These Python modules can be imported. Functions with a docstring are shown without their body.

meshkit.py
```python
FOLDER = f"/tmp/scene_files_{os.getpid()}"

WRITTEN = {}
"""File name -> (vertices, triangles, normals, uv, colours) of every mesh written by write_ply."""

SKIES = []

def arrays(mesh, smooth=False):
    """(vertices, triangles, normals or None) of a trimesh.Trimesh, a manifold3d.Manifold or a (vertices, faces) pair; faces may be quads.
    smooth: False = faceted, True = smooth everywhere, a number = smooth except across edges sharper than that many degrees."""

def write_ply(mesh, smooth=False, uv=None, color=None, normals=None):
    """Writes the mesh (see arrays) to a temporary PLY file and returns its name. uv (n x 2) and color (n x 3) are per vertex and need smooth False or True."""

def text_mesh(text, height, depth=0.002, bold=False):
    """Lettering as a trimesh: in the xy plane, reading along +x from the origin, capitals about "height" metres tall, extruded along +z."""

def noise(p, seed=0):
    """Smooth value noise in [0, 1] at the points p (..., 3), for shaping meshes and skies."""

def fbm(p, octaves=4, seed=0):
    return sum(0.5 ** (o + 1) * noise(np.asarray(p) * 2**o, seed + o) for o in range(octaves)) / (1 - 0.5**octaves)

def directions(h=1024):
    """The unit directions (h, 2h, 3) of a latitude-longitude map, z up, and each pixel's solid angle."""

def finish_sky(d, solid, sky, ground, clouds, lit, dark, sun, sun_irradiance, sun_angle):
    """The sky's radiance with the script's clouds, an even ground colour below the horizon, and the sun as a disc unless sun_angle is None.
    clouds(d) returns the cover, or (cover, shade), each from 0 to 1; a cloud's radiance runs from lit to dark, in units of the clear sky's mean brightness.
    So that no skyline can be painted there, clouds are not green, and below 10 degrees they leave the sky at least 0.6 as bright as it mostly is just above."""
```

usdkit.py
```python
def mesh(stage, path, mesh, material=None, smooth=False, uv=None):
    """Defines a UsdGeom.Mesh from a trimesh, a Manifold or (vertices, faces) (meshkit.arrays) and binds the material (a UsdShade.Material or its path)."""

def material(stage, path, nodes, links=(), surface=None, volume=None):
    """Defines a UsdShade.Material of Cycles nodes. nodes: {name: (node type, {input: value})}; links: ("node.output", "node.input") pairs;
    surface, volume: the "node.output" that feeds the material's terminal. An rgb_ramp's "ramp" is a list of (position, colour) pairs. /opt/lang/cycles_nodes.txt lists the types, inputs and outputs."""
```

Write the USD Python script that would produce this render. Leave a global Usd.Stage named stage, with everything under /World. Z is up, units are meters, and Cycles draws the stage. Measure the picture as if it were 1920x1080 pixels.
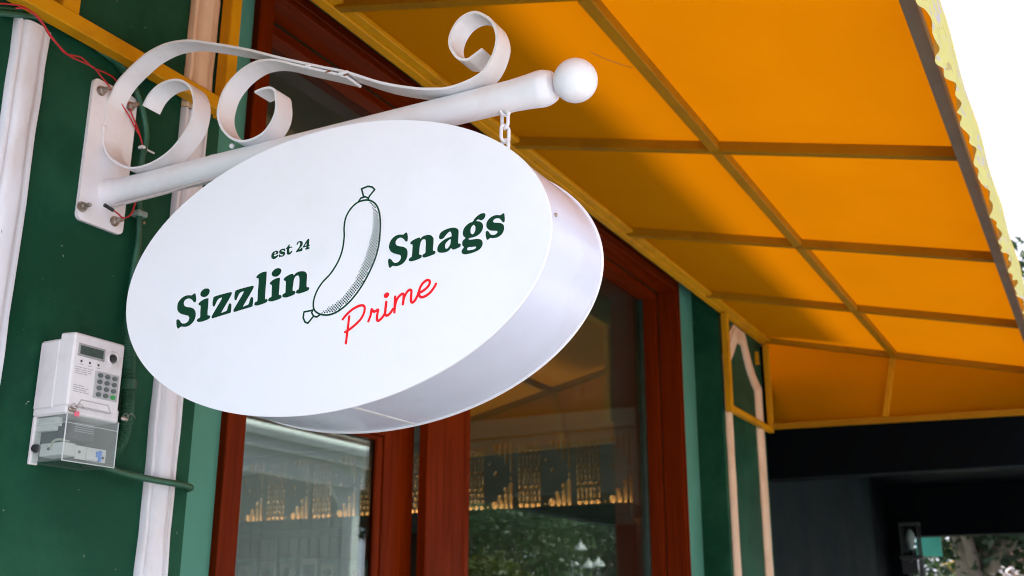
import math, random, json
import numpy as np, trimesh, usdkit
import shapely
from shapely import geometry as sg, affinity, ops
from pxr import Usd, UsdGeom, UsdLux, UsdShade, Gf, Sdf

stage = Usd.Stage.CreateInMemory()
UsdGeom.SetStageUpAxis(stage, 'Z')
UsdGeom.Xform.Define(stage, '/World')
UsdGeom.Scope.Define(stage, '/World/Looks')
rng = random.Random(7)
nrg = np.random.default_rng(11)

EXPO = 3.2
SKYS, CLOUD, SUNI = 0.05, (3.6, 3.6, 4.35), 0.4
FAB_R, FAB_T, END_T = (0.24, 0.11, 0.001), (0.12, 0.034, 0.0001), (0.42, 0.088, 0.0002)
PANE_F0, LED = 0.12, 4.5

# ------------------------------------------------------------------ camera, sky, sun
F, PITCH, ROLL, YAW = 2055.288, 0.296188, 0.0031736, 0.493134
CAM = np.array([0, 0, 1.55])
cam = UsdGeom.Camera.Define(stage, '/World/camera')
cam.CreateHorizontalApertureAttr(36.0)
cam.CreateFocalLengthAttr(36.0 * F / 1920)
cam.CreateClippingRangeAttr(Gf.Vec2f(0.05, 2000))
cam.CreateFStopAttr(7.6)
cam.CreateFocusDistanceAttr(1.62)
cam.CreateExposureAttr(EXPO)
vd = np.array([math.cos(PITCH) * math.cos(YAW), math.cos(PITCH) * math.sin(YAW), math.sin(PITCH)])
rt = np.cross(vd, [0, 0, 1]); rt /= np.linalg.norm(rt); up = np.cross(rt, vd)
rt, up = math.cos(ROLL) * rt + math.sin(ROLL) * up, -math.sin(ROLL) * rt + math.cos(ROLL) * up
m = np.eye(4); m[0, :3], m[1, :3], m[2, :3], m[3, :3] = rt, up, -vd, CAM
cam.AddTransformOp().Set(Gf.Matrix4d(*m.ravel().tolist()))

SUN = np.array([0.12, 0.37, 0.92]); SUN /= np.linalg.norm(SUN)
SUN_EL, SUN_ROT = math.asin(SUN[2]), math.atan2(SUN[0], SUN[1])
L = '/World/Looks/'
sky_mat = usdkit.material(stage, L + 'sky', {
    'tc': ('texture_coordinate', {}),
    'nz': ('noise_texture', {'scale': 2.2, 'detail': 6.0, 'roughness': 0.55}),
    'rp': ('rgb_ramp', {'ramp': [(0.25, (0.80, 0.80, 0.80)), (0.6, (1, 1, 1))]}),
    'sky': ('sky_texture', {'sky_type': 'single_scattering', 'sun_disc': False, 'sun_elevation': SUN_EL, 'sun_rotation': SUN_ROT, 'altitude': 20.0, 'aerosol_density': 2.0}),
    'mx': ('mix', {'color2': CLOUD}),
    'bg': ('background_shader', {'strength': SKYS})},
    [('tc.generated', 'nz.vector'), ('nz.fac', 'rp.fac'), ('rp.color', 'mx.fac'), ('sky.color', 'mx.color1'), ('mx.color', 'bg.color')], surface='bg.background')
dome = UsdLux.DomeLight.Define(stage, '/World/sky')
UsdShade.MaterialBindingAPI.Apply(dome.GetPrim()).Bind(sky_mat)
dome.GetPrim().SetCustomDataByKey('kind', 'structure')
sun = UsdLux.DistantLight.Define(stage, '/World/sun')
sun.CreateNormalizeAttr(True) if hasattr(sun, 'CreateNormalizeAttr') else None
UsdLux.LightAPI(sun.GetPrim()).CreateNormalizeAttr(True)
sun.CreateIntensityAttr(SUNI); sun.CreateAngleAttr(10.0); sun.CreateColorAttr(Gf.Vec3f(1.0, 0.95, 0.88))
rot = Gf.Rotation(Gf.Vec3d(0, 0, -1), Gf.Vec3d(*(-SUN).tolist()))
sun.AddTransformOp().Set(Gf.Matrix4d().SetRotate(rot))

# ------------------------------------------------------------------ helpers
used = {}
def path_for(name, parent=None):
    base = (str(parent.GetPath()) if parent is not None else '/World') + '/' + name
    k = used.get(base, -1) + 1; used[base] = k
    return base if k == 0 else f'{base}_{k:03d}'
def tag(p, label=None, cat=None, group=None, kind=None):
    for k, v in (('label', label), ('category', cat), ('group', group), ('kind', kind)):
        if v: p.SetCustomDataByKey(k, v)
    return p
LOC = {}
def thing(name, label, cat, loc=(0, 0, 0), group=None):
    x = UsdGeom.Xform.Define(stage, path_for(name)); x.AddTranslateOp().Set(Gf.Vec3d(*map(float, loc)))
    LOC[str(x.GetPath())] = np.array(loc, float)
    return tag(x.GetPrim(), label, cat, group)
def top_of(p): return '/' + '/'.join(str(p.GetPath()).split('/')[1:3])
def obj(name, mesh, mat, parent=None, smooth=False, label=None, cat=None, kind=None, group=None):
    if isinstance(mesh, (list,)): mesh = trimesh.util.concatenate(mesh)
    if isinstance(mesh, tuple): mesh = trimesh.Trimesh(*mesh, process=False)
    off = LOC.get(top_of(parent), np.zeros(3)) if parent is not None else np.zeros(3)
    mesh = mesh.copy(); mesh.vertices = np.array(mesh.vertices) - off
    p = usdkit.mesh(stage, path_for(name, parent), mesh, mat, smooth).GetPrim()
    return tag(p, label, cat, group, kind)
def box(x0, x1, y0, y1, z0, z1, b=0.002):
    lo, hi = np.minimum([x0, y0, z0], [x1, y1, z1]), np.maximum([x0, y0, z0], [x1, y1, z1])
    b = min(b, (hi - lo).min() * 0.3)
    if b <= 1e-5: 
        t = trimesh.creation.box(hi - lo); t.apply_translation((lo + hi) / 2); return t
    c, h = (lo + hi) / 2, (hi - lo) / 2
    P = []
    for s in np.ndindex(2, 2, 2):
        s = np.array(s) * 2 - 1
        for k in range(3):
            q = h - b; q[k] = h[k]; P.append(c + s * q)
    return trimesh.convex.convex_hull(np.array(P))
def bar(a, b, w, h, bev=0.0015, up_=(0, 0, 1)):
    """Square bar from a to b: w sideways, h along up."""
    a, b = np.array(a, float), np.array(b, float); d = b - a; l = np.linalg.norm(d); d /= l
    s = np.cross(np.array(up_, float), d); s /= np.linalg.norm(s); u = np.cross(d, s)
    t = box(0, l, -w / 2, w / 2, -h / 2, h / 2, bev)
    M = np.eye(4); M[:3, 0], M[:3, 1], M[:3, 2], M[:3, 3] = d, s, u, a
    t.apply_transform(M); return t
def cr(P, closed=True, k=5):
    P = np.array(P, float); n = len(P); o = []
    for i in (range(n) if closed else range(n - 1)):
        g = (lambda j: P[j % n]) if closed else (lambda j: P[min(max(j, 0), n - 1)])
        a, b, c, d = g(i - 1), g(i), g(i + 1), g(i + 2)
        for t in np.arange(k) / k:
            o.append(.5 * (2 * b + (c - a) * t + (2 * a - 5 * b + 4 * c - d) * t * t + (3 * b - a - 3 * c + d) * t ** 3))
    if not closed: o.append(P[-1])
    return np.array(o)
def frames(P):
    P = np.asarray(P, float); T = np.gradient(P, axis=0); T /= np.linalg.norm(T, axis=1, keepdims=True) + 1e-12
    N = np.zeros_like(P); r = np.array([0.1, 0.2, 1.0]); 
    if abs(T[0] @ r) > 0.9 * np.linalg.norm(r): r = np.array([1.0, 0.3, 0])
    n = np.cross(T[0], r); n /= np.linalg.norm(n)
    for i in range(len(P)):
        n = n - (n @ T[i]) * T[i]; n /= np.linalg.norm(n) + 1e-12; N[i] = n
    return T, N, np.cross(T, N)
def sweep(P, sec, caps=True):
    """sec: (k,2) array or list of arrays along the path."""
    P = np.asarray(P, float); T, N, B = frames(P); V = []
    for i in range(len(P)):
        s = sec[i] if isinstance(sec, list) else sec
        V.append(P[i] + s[:, :1] * N[i] + s[:, 1:] * B[i])
    k = len(V[0]); V = np.vstack(V); Fc = []
    for i in range(len(P) - 1):
        for j in range(k):
            a, b = i * k + j, i * k + (j + 1) % k
            Fc += [(a, b, b + k), (a, b + k, a + k)]
    if caps:
        V = np.vstack([V, P[0], P[-1]]); c0, c1 = len(V) - 2, len(V) - 1; o = (len(P) - 1) * k
        for j in range(k):
            Fc += [(c0, (j + 1) % k, j), (c1, o + j, o + (j + 1) % k)]
    t = trimesh.Trimesh(V, np.array(Fc), process=False)
    if t.volume < 0: t.invert()
    return t
def circ(r, n=10): a = np.arange(n) * 2 * np.pi / n; return np.c_[np.cos(a), np.sin(a)] * r
def tube(P, r, n=10): 
    return sweep(P, [circ(x, n) for x in r] if np.ndim(r) else circ(r, n))
def lathe(prof, axis_o, axis_d, n=32):
    """prof: (radius, distance) pairs along axis."""
    prof = np.array(prof, float); d = np.array(axis_d, float); d /= np.linalg.norm(d)
    r = np.array([0, 0, 1.0]) if abs(d[2]) < .9 else np.array([1.0, 0, 0])
    s = np.cross(r, d); s /= np.linalg.norm(s); u = np.cross(d, s)
    a = np.arange(n) * 2 * np.pi / n
    V = (np.array(axis_o) + prof[:, 1][:, None, None] * d + prof[:, 0][:, None, None] * (np.cos(a)[None, :, None] * s + np.sin(a)[None, :, None] * u)).reshape(-1, 3)
    Fc = []
    for i in range(len(prof) - 1):
        for j in range(n):
            p, q = i * n + j, i * n + (j + 1) % n
            Fc += [(p, q, q + n), (p, q + n, p + n)]
    t = trimesh.Trimesh(V, np.array(Fc), process=True); 
    t.update_faces(t.nondegenerate_faces()); trimesh.repair.fix_normals(t); return t
def extr(poly, h, M):
    """Extrude shapely polygon(s) by h along local z, then transform by 4x4."""
    ps = list(poly.geoms) if hasattr(poly, 'geoms') else [poly]
    ts = [trimesh.creation.extrude_polygon(p, h) for p in ps if p.area > 1e-9]
    t = trimesh.util.concatenate(ts); t.apply_transform(M)
    if np.linalg.det(M[:3, :3]) < 0: t.invert()
    return t
def frame4(o, x, y):
    x, y = np.array(x, float), np.array(y, float); M = np.eye(4); M[:3, 0], M[:3, 1], M[:3, 2], M[:3, 3] = x, y, np.cross(x, y), o; return M
def cyl(a, b, r, n=16): return tube(np.linspace(a, b, 2), r, n)

# ------------------------------------------------------------------ materials
def mat(name, col, rough=0.5, var=0.12, scale=6.0, bump=0.0, bscale=60.0, metal=0.0, spec=0.5, dirt=None, dirt_amt=0.0, dscale=14.0, coat=0.0, chips=None, chip_amt=0.0, cscale=40.0, stretch=(1, 1, 1)):
    c = np.array(col, float)
    N = {'g': ('geometry', {}), 'mp': ('mapping', {'scale': stretch}),
         'n1': ('noise_texture', {'scale': scale, 'detail': 5.0, 'roughness': 0.6}),
         'r1': ('rgb_ramp', {'ramp': [(0.3, tuple(c * (1 - var))), (0.7, tuple(np.minimum(c * (1 + var), 0.95)))]}),
         'p': ('principled_bsdf', {'roughness': rough, 'metallic': metal, 'specular_ior_level': spec, 'coat_weight': coat})}
    E = [('g.position', 'mp.vector'), ('mp.vector', 'n1.vector'), ('n1.fac', 'r1.fac')]
    last = 'r1.color'
    def layer(k, colr, amt, sc, sharp, det=8.0):
        nonlocal last
        N['n' + k] = ('noise_texture', {'scale': sc, 'detail': det, 'roughness': 0.65})
        N['q' + k] = ('rgb_ramp', {'ramp': [(1 - amt - sharp, (0, 0, 0)), (min(1 - amt + sharp, 1.0), (1, 1, 1))]})
        N['m' + k] = ('mix', {'color2': colr})
        E.extend([('mp.vector', f'n{k}.vector'), (f'n{k}.fac', f'q{k}.fac'), (f'q{k}.color', f'm{k}.fac'), (last, f'm{k}.color1')]); last = f'm{k}.color'
    if dirt is not None: layer('d', dirt, dirt_amt, dscale, 0.12)
    if chips is not None: layer('c', chips, chip_amt, cscale, 0.012, 3.0)
    E.append((last, 'p.base_color'))
    N['rr'] = ('map_range', {'from_min': 0.3, 'from_max': 0.7, 'to_min': rough * 0.8, 'to_max': min(rough * 1.25, 1.0)})
    E += [('n1.fac', 'rr.value'), ('rr.result', 'p.roughness')]
    if bump:
        N['nb'] = ('noise_texture', {'scale': bscale, 'detail': 4.0}); N['b'] = ('bump', {'strength': bump, 'distance': 0.004})
        E += [('mp.vector', 'nb.vector'), ('nb.fac', 'b.height'), ('b.normal', 'p.normal')]
    return usdkit.material(stage, L + name, N, E, surface='p.BSDF')
GREEN = mat('green_paint', (0.0045, 0.050, 0.025), 0.5, 0.14, 3.0, 0.25, 38, spec=0.12, chips=(0.35, 0.4, 0.36), chip_amt=0.272, cscale=42, dirt=(0.013, 0.078, 0.040), dirt_amt=0.45, dscale=5)
TEAL = mat('teal_paint', (0.085, 0.27, 0.20), 0.6, 0.08, 4.0, 0.25, 45, spec=0.15)
MOULD = mat('moulding_paint', (0.655, 0.675, 0.715), 0.5, 0.06, 8, 0.25, 60, dirt=(0.54, 0.49, 0.46), dirt_amt=0.37, dscale=11, chips=(0.16, 0.13, 0.10), chip_amt=0.235, cscale=55, stretch=(1, 1, 0.35))
MOULDT = mat('stain_and_bounce_moulding_paint', (0.74, 0.55, 0.38), 0.5, 0.06, 8, 0.25, 60, dirt=(0.60, 0.40, 0.24), dirt_amt=0.42, dscale=11, chips=(0.16, 0.13, 0.10), chip_amt=0.24, cscale=55, stretch=(1, 1, 0.35))  # tan base holds orange bounce from the canvas along with staining
WOOD = mat('red_varnished_wood', (0.125, 0.0135, 0.0006), 0.32, 0.28, 14, 0.12, 60, spec=0.05, stretch=(3, 3, 0.22))
WOODH = mat('red_varnished_wood_rail', (0.115, 0.012, 0.0006), 0.34, 0.28, 14, 0.12, 60, spec=0.05, stretch=(0.22, 3, 3))
YELLOW = mat('mustard_paint', (0.56, 0.26, 0.004), 0.5, 0.08, 7, 0.2, 50, spec=0.15, dirt=(0.36, 0.155, 0.006), dirt_amt=0.36, dscale=5, chips=(0.06, 0.035, 0.02), chip_amt=0.24, cscale=45)
RIB = mat('shaded_mustard_tube_paint', (0.34, 0.155, 0.003), 0.55, 0.08, 7, 0.2, 50, spec=0.12, dirt=(0.24, 0.11, 0.006), dirt_amt=0.36, dscale=5)  # mustard with the shade under the awning put into a darker base colour
WHITE = mat('white_metal_paint', (0.79, 0.79, 0.82), 0.42, 0.03, 9, 0.12, 55, dirt=(0.70, 0.67, 0.66), dirt_amt=0.40, dscale=9, chips=(0.3, 0.2, 0.13), chip_amt=0.235, cscale=60)
FACE = mat('sign_face_acrylic', (0.86, 0.845, 0.89), 0.45, 0.012, 3, dirt=(0.80, 0.80, 0.81), dirt_amt=0.38, dscale=4, chips=(0.45, 0.42, 0.38), chip_amt=0.205, cscale=38)
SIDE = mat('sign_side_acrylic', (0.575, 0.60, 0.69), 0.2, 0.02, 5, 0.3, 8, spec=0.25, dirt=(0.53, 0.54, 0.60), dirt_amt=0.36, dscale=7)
TRIM = mat('sign_trim', (0.62, 0.60, 0.58), 0.5, 0.1, 30)
PRINT = mat('green_vinyl', (0.0055, 0.044, 0.021), 0.55, 0.05, 10, spec=0.12)
RED_V = mat('red_vinyl', (0.88, 0.014, 0.022), 0.55, 0.02, 10, spec=0.15)
STEEL = mat('dull_steel', (0.42, 0.38, 0.34), 0.4, 0.25, 60, metal=0.85, dirt=(0.25, 0.14, 0.06), dirt_amt=0.42, dscale=90)
FRONTB = mat('weathered_front_beam', (0.26, 0.225, 0.17), 0.6, 0.2, 6, 0.3, 40, dirt=(0.32, 0.28, 0.22), dirt_amt=0.36, dscale=5)
PLASTIC = mat('meter_plastic', (0.68, 0.66, 0.66), 0.4, 0.02, 10, dirt=(0.58, 0.55, 0.54), dirt_amt=0.36, dscale=18)
PLASTIC2 = mat('meter_grey_plastic', (0.42, 0.42, 0.42), 0.45, 0.04, 20)
LCD = mat('lcd', (0.055, 0.075, 0.06), 0.15, 0.3, 60)
LCDF = mat('lcd_frame', (0.30, 0.30, 0.29), 0.3, 0.1, 60)
BLACK = mat('black_plastic', (0.02, 0.022, 0.022), 0.4, 0.1, 20)
KEY = mat('grey_key', (0.10, 0.125, 0.115), 0.45, 0.1, 30)
KEYG = mat('green_key', (0.03, 0.28, 0.06), 0.45, 0.1, 30)
PRINTG = mat('grey_print', (0.36, 0.36, 0.37), 0.6, 0.05, 30)
BLUE = mat('blue_plastic', (0.02, 0.20, 0.70), 0.35, 0.05, 30)
PINK = mat('pink_tag', (0.75, 0.15, 0.22), 0.5, 0.1, 30)
REDW = mat('red_wire', (0.46, 0.012, 0.018), 0.4, 0.1, 30)
GREYW = mat('grey_wire', (0.52, 0.46, 0.45), 0.45, 0.1, 30)
CONDUIT = mat('green_painted_conduit', (0.011, 0.072, 0.034), 0.4, 0.2, 12, dirt=(0.02, 0.10, 0.06), dirt_amt=0.4, dscale=20)
CABLE = mat('green_painted_cable', (0.010, 0.085, 0.048), 0.42, 0.3, 20, dirt=(0.03, 0.14, 0.09), dirt_amt=0.4, dscale=24)
INTW = mat('interior_wall', (0.26, 0.255, 0.225), 0.7, 0.05, 3)
INTD = mat('interior_panel', (0.10, 0.075, 0.06), 0.6, 0.1, 4)
FRET = mat('fretwork_paint', (0.30, 0.33, 0.29), 0.55, 0.08, 8)
SHELF = mat('shelf_paint', (0.085, 0.12, 0.11), 0.5, 0.08, 8)
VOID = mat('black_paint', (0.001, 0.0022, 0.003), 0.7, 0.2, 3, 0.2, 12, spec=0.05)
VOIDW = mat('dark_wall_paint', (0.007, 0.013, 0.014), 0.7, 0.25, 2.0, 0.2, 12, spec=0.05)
PORCHW = mat('white_porch_paint', (0.74, 0.76, 0.75), 0.55, 0.04, 3)
TILE = mat('roof_tile', (0.30, 0.24, 0.21), 0.7, 0.25, 5)
PAVE = mat('paving', (0.42, 0.42, 0.43), 0.8, 0.2, 3, 0.3, 20)
ASPH = mat('pale_concrete_road', (0.42, 0.42, 0.43), 0.85, 0.25, 9, 0.4, 60)
GRASSM = mat('lawn', (0.05, 0.085, 0.025), 0.9, 0.3, 1.2, 0.4, 20)
CONC = mat('concrete_wall', (0.36, 0.34, 0.32), 0.8, 0.15, 2, 0.2, 20)
BARK = mat('bark', (0.13, 0.105, 0.085), 0.85, 0.35, 9, 0.6, 25, stretch=(1, 1, 0.3))
IRON = mat('black_iron', (0.015, 0.016, 0.017), 0.45, 0.2, 20)
TEALB = mat('teal_board_paint', (0.05, 0.34, 0.26), 0.5, 0.08, 6)
BOXT = mat('teal_carton', (0.10, 0.24, 0.22), 0.5, 0.1, 10)
BOXW = mat('white_carton', (0.6, 0.62, 0.6), 0.5, 0.06, 10)
BOXR = mat('red_carton', (0.5, 0.03, 0.03), 0.5, 0.1, 10)
WHITEP = mat('white_bulb', (0.8, 0.8, 0.78), 0.4, 0.02, 10)

def leafmat(name, a, b, trans=0.35):
    return usdkit.material(stage, L + name, {
        'g': ('geometry', {}), 'n': ('noise_texture', {'scale': 2.3, 'detail': 4.0}), 'w': ('white_noise_texture', {}), 'r': ('rgb_ramp', {'ramp': [(0.3, a), (0.7, b)]}),
        'p': ('principled_bsdf', {'roughness': 0.45, 'specular_ior_level': 0.35}), 't': ('translucent_bsdf', {}), 'm': ('mix_closure', {'fac': trans})},
        [('g.position', 'n.vector'), ('n.fac', 'r.fac'), ('r.color', 'p.base_color'), ('r.color', 't.color'), ('p.BSDF', 'm.closure1'), ('t.BSDF', 'm.closure2')], surface='m.closure')
LEAF = leafmat('leaf', (0.020, 0.045, 0.014), (0.060, 0.105, 0.030))
LEAFY = leafmat('yellow_leaf', (0.045, 0.065, 0.012), (0.12, 0.13, 0.022))
LEAFD = leafmat('dark_leaf', (0.012, 0.030, 0.014), (0.035, 0.065, 0.026))
LEAFO = leafmat('orange_leaf', (0.30, 0.13, 0.03), (0.36, 0.22, 0.05))
FLOW = leafmat('pale_flower', (0.55, 0.48, 0.50), (0.75, 0.70, 0.72))
FLOWP = leafmat('pink_flower', (0.55, 0.28, 0.30), (0.68, 0.42, 0.42))

def fabric(name, refl, trans, printed=False):
    N = {'g': ('geometry', {}), 'n': ('noise_texture', {'scale': 2.2, 'detail': 5.0}), 'wv': ('noise_texture', {'scale': 260.0, 'detail': 2.0}),
         'r1': ('rgb_ramp', {'ramp': [(0.3, tuple(np.array(refl) * .94)), (0.7, refl)]}), 'r2': ('rgb_ramp', {'ramp': [(0.3, tuple(np.array(trans) * .90)), (0.7, trans)]}),
         'd': ('diffuse_bsdf', {}), 't': ('translucent_bsdf', {}), 'a': ('add_closure', {}), 'b': ('bump', {'strength': 0.25, 'distance': 0.001})}
    E = [('g.position', 'n.vector'), ('g.position', 'wv.vector'), ('n.fac', 'r1.fac'), ('n.fac', 'r2.fac'), ('r2.color', 't.color'), ('wv.fac', 'b.height'), ('b.normal', 'd.normal'), ('d.BSDF', 'a.closure1'), ('t.BSDF', 'a.closure2')]
    last = 'r1.color'
    if printed:
        N.update({'mp': ('mapping', {'scale': (1.0, 1.0, 1.6)}), 'v': ('noise_texture', {'scale': 17.0, 'detail': 3.0, 'distortion': 1.2}), 'vr': ('rgb_ramp', {'ramp': [(0.60, (0, 0, 0)), (0.64, (1, 1, 1))]}), 'mx': ('mix', {'color2': (0.44, 0.42, 0.47)}),
                  'v2': ('noise_texture', {'scale': 29.0, 'detail': 2.0, 'distortion': 0.8}), 'vr2': ('rgb_ramp', {'ramp': [(0.66, (0, 0, 0)), (0.69, (1, 1, 1))]}), 'mx2': ('mix', {'color2': (0.40, 0.35, 0.16)})})
        E += [('g.position', 'mp.vector'), ('mp.vector', 'v.vector'), ('v.fac', 'vr.fac'), ('vr.color', 'mx.fac'), (last, 'mx.color1'), ('mp.vector', 'v2.vector'), ('v2.fac', 'vr2.fac'), ('vr2.color', 'mx2.fac'), ('mx.color', 'mx2.color1')]; last = 'mx2.color'
    E.append((last, 'd.color'))
    return usdkit.material(stage, L + name, N, E, surface='a.closure')
CANVAS = fabric('yellow_canvas', FAB_R, FAB_T)
ENDCV = fabric('end_canvas', FAB_R, END_T)
VALANCE = fabric('printed_valance', (0.54, 0.53, 0.20), (0.20, 0.075, 0.004), True)

def panemat(name, tint, f0=0.05, rough=0.0, gcol=(1, 1, 1)):
    return usdkit.material(stage, L + name, {
        'lw': ('layer_weight', {'blend': 0.5}), 'pw': ('math', {'math_type': 'power', 'value2': 5.0}), 'ml': ('math', {'math_type': 'multiply_add', 'value2': 1 - f0, 'value3': f0}),
        't': ('transparent_bsdf', {'color': tint}), 'gl': ('glossy_bsdf', {'color': gcol, 'roughness': rough}), 'm': ('mix_closure', {})},
        [('lw.facing', 'pw.value1'), ('pw.value', 'ml.value1'), ('ml.value', 'm.fac'), ('t.BSDF', 'm.closure1'), ('gl.BSDF', 'm.closure2')], surface='m.closure')
GLASS = panemat('window_glass', (0.84, 0.89, 0.86), PANE_F0, 0.0, (0.86, 1.0, 0.95))
CLEAR = usdkit.material(stage, L + 'milky_clear_plastic', {
    'lw': ('layer_weight', {'blend': 0.5}), 'pw': ('math', {'math_type': 'power', 'value2': 5.0}), 'ml': ('math', {'math_type': 'multiply_add', 'value2': 0.94, 'value3': 0.06}),
    't': ('transparent_bsdf', {'color': (0.92, 0.95, 0.93)}), 'd': ('diffuse_bsdf', {'color': (0.62, 0.66, 0.64)}), 'md': ('mix_closure', {'fac': 0.075}), 'gl': ('glossy_bsdf', {'roughness': 0.10}), 'm': ('mix_closure', {})},
    [('lw.facing', 'pw.value1'), ('pw.value', 'ml.value1'), ('ml.value', 'm.fac'), ('t.BSDF', 'md.closure1'), ('d.BSDF', 'md.closure2'), ('md.closure', 'm.closure1'), ('gl.BSDF', 'm.closure2')], surface='m.closure')
LGLASS = panemat('lantern_glass', (0.8, 0.85, 0.83), 0.06, 0.05)
GLOW = usdkit.material(stage, L + 'warm_light_strip', {'e': ('emission', {'color': (1.0, 0.50, 0.19), 'strength': LED})}, [], surface='e.emission')

# ------------------------------------------------------------------ ground
obj('ground', box(-150, 250, -150, 150, -0.4, 0.0, 0), GRASSM, kind='structure')
obj('road', box(-80, 160, -15, -0.3, -0.2, 0.004, 0), ASPH, kind='structure')
obj('pavement', box(-30, 9.4, -0.3, 1.7, -0.2, 0.12, 0.01), PAVE, kind='structure')

# ------------------------------------------------------------------ the shop building
W, YT = 1.55, 1.68
shop = thing('shop_building', 'dark green and teal painted shop front behind the hanging oval sign', 'building', (3.2, W, 0))
obj('wall', [box(1.50, 1.79, YT, 1.90, 0, 4.02), box(4.776, 5.05, YT, 1.90, 0, 4.02), box(1.79, 4.776, YT, 1.90, 3.135, 4.02), box(-6.0, 0.98, YT, 1.90, 0, 4.02)], TEAL, shop)
obj('cornice', [box(-6, 5.74, 1.40, 1.62, 3.62, 3.70, .006), box(-6, 5.74, 1.47, 1.62, 3.56, 3.62, .006)], MOULD, shop)
obj('roof', box(-6, 5.74, 1.9, 7, 3.55, 3.66), CONC, shop)
def mould_strip(x0, x1, z0, z1, y, seed):
    """Stepped, rounded timber moulding standing on the wall face y, with a slightly uneven edge."""
    w = x1 - x0; t = 0.021
    pr = np.array([(0, 0), (0, .35), (.05, .62), (.12, .66), (.14, .5), (.20, .5), (.24, .8), (.36, 1.0), (.60, 1.0), (.72, .86), (.78, .58), (.84, .58), (.87, .72), (.95, .68), (1, .4), (1, 0)])
    r = random.Random(seed); n = 34; V = []; Fc = []
    ph = r.random() * 6
    for i in range(n):
        z = z0 + (z1 - z0) * i / (n - 1)
        j = .0011 * math.sin(z * 19 + ph) + .0008 * math.sin(z * 53 + 2 * ph) + r.uniform(-.0005, .0005)
        for k, (a, b) in enumerate(pr):
            V.append((x0 + w * a + j * (1 if a < .5 else -1), y - t * b - .0006 * math.sin(z * 31 + 3 * a), z))
    k = len(pr)
    for i in range(n - 1):
        for j in range(k):
            a, b = i * k + j, i * k + (j + 1) % k
            Fc += [(a, b, b + k), (a, b + k, a + k)]
    for e, s in ((0, 1), ((n - 1) * k, -1)):
        poly = [e + q for q in range(k)]
        for q in range(1, k - 1): Fc.append((poly[0], poly[q + 1], poly[q]) if s > 0 else (poly[0], poly[q], poly[q + 1]))
    t_ = trimesh.Trimesh(V, Fc, process=False)
    if t_.volume < 0: t_.invert()
    return t_
p1 = obj('pilaster', box(0.98, 1.578, W, 1.80, 0, 3.56, .004), GREEN, shop)
obj('moulding', mould_strip(1.068, 1.133, 0.4, 2.545, W, 1), MOULD, p1, 40)
obj('moulding', mould_strip(1.462, 1.531, 0.4, 2.548, W, 2), MOULD, p1, 40)
obj('moulding', mould_strip(1.461, 1.532, 2.5495, 3.35, W, 12), MOULDT, p1, 40, label='upper length of the right hand moulding, coloured by staining and canvas bounce')
p2 = obj('pilaster', box(5.0, 5.735, W, 1.80, 0, 3.56, .004), GREEN, shop, label='far green pilaster with an arched pale moulding')
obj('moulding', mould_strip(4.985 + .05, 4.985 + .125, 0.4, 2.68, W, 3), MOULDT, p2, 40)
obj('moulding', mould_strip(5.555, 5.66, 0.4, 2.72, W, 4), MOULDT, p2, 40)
ARCH_O = [(5.035, 2.66), (5.035, 2.79), (5.09, 2.86), (5.15, 2.935), (5.215, 2.985), (5.41, 2.985), (5.44, 2.93), (5.50, 2.85), (5.56, 2.795), (5.66, 2.745), (5.66, 2.66)]
ARCH_I = [(5.575, 2.66), (5.575, 2.70), (5.51, 2.735), (5.44, 2.79), (5.385, 2.86), (5.36, 2.91), (5.265, 2.905), (5.20, 2.84), (5.13, 2.775), (5.105, 2.72), (5.105, 2.66)]
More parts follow.
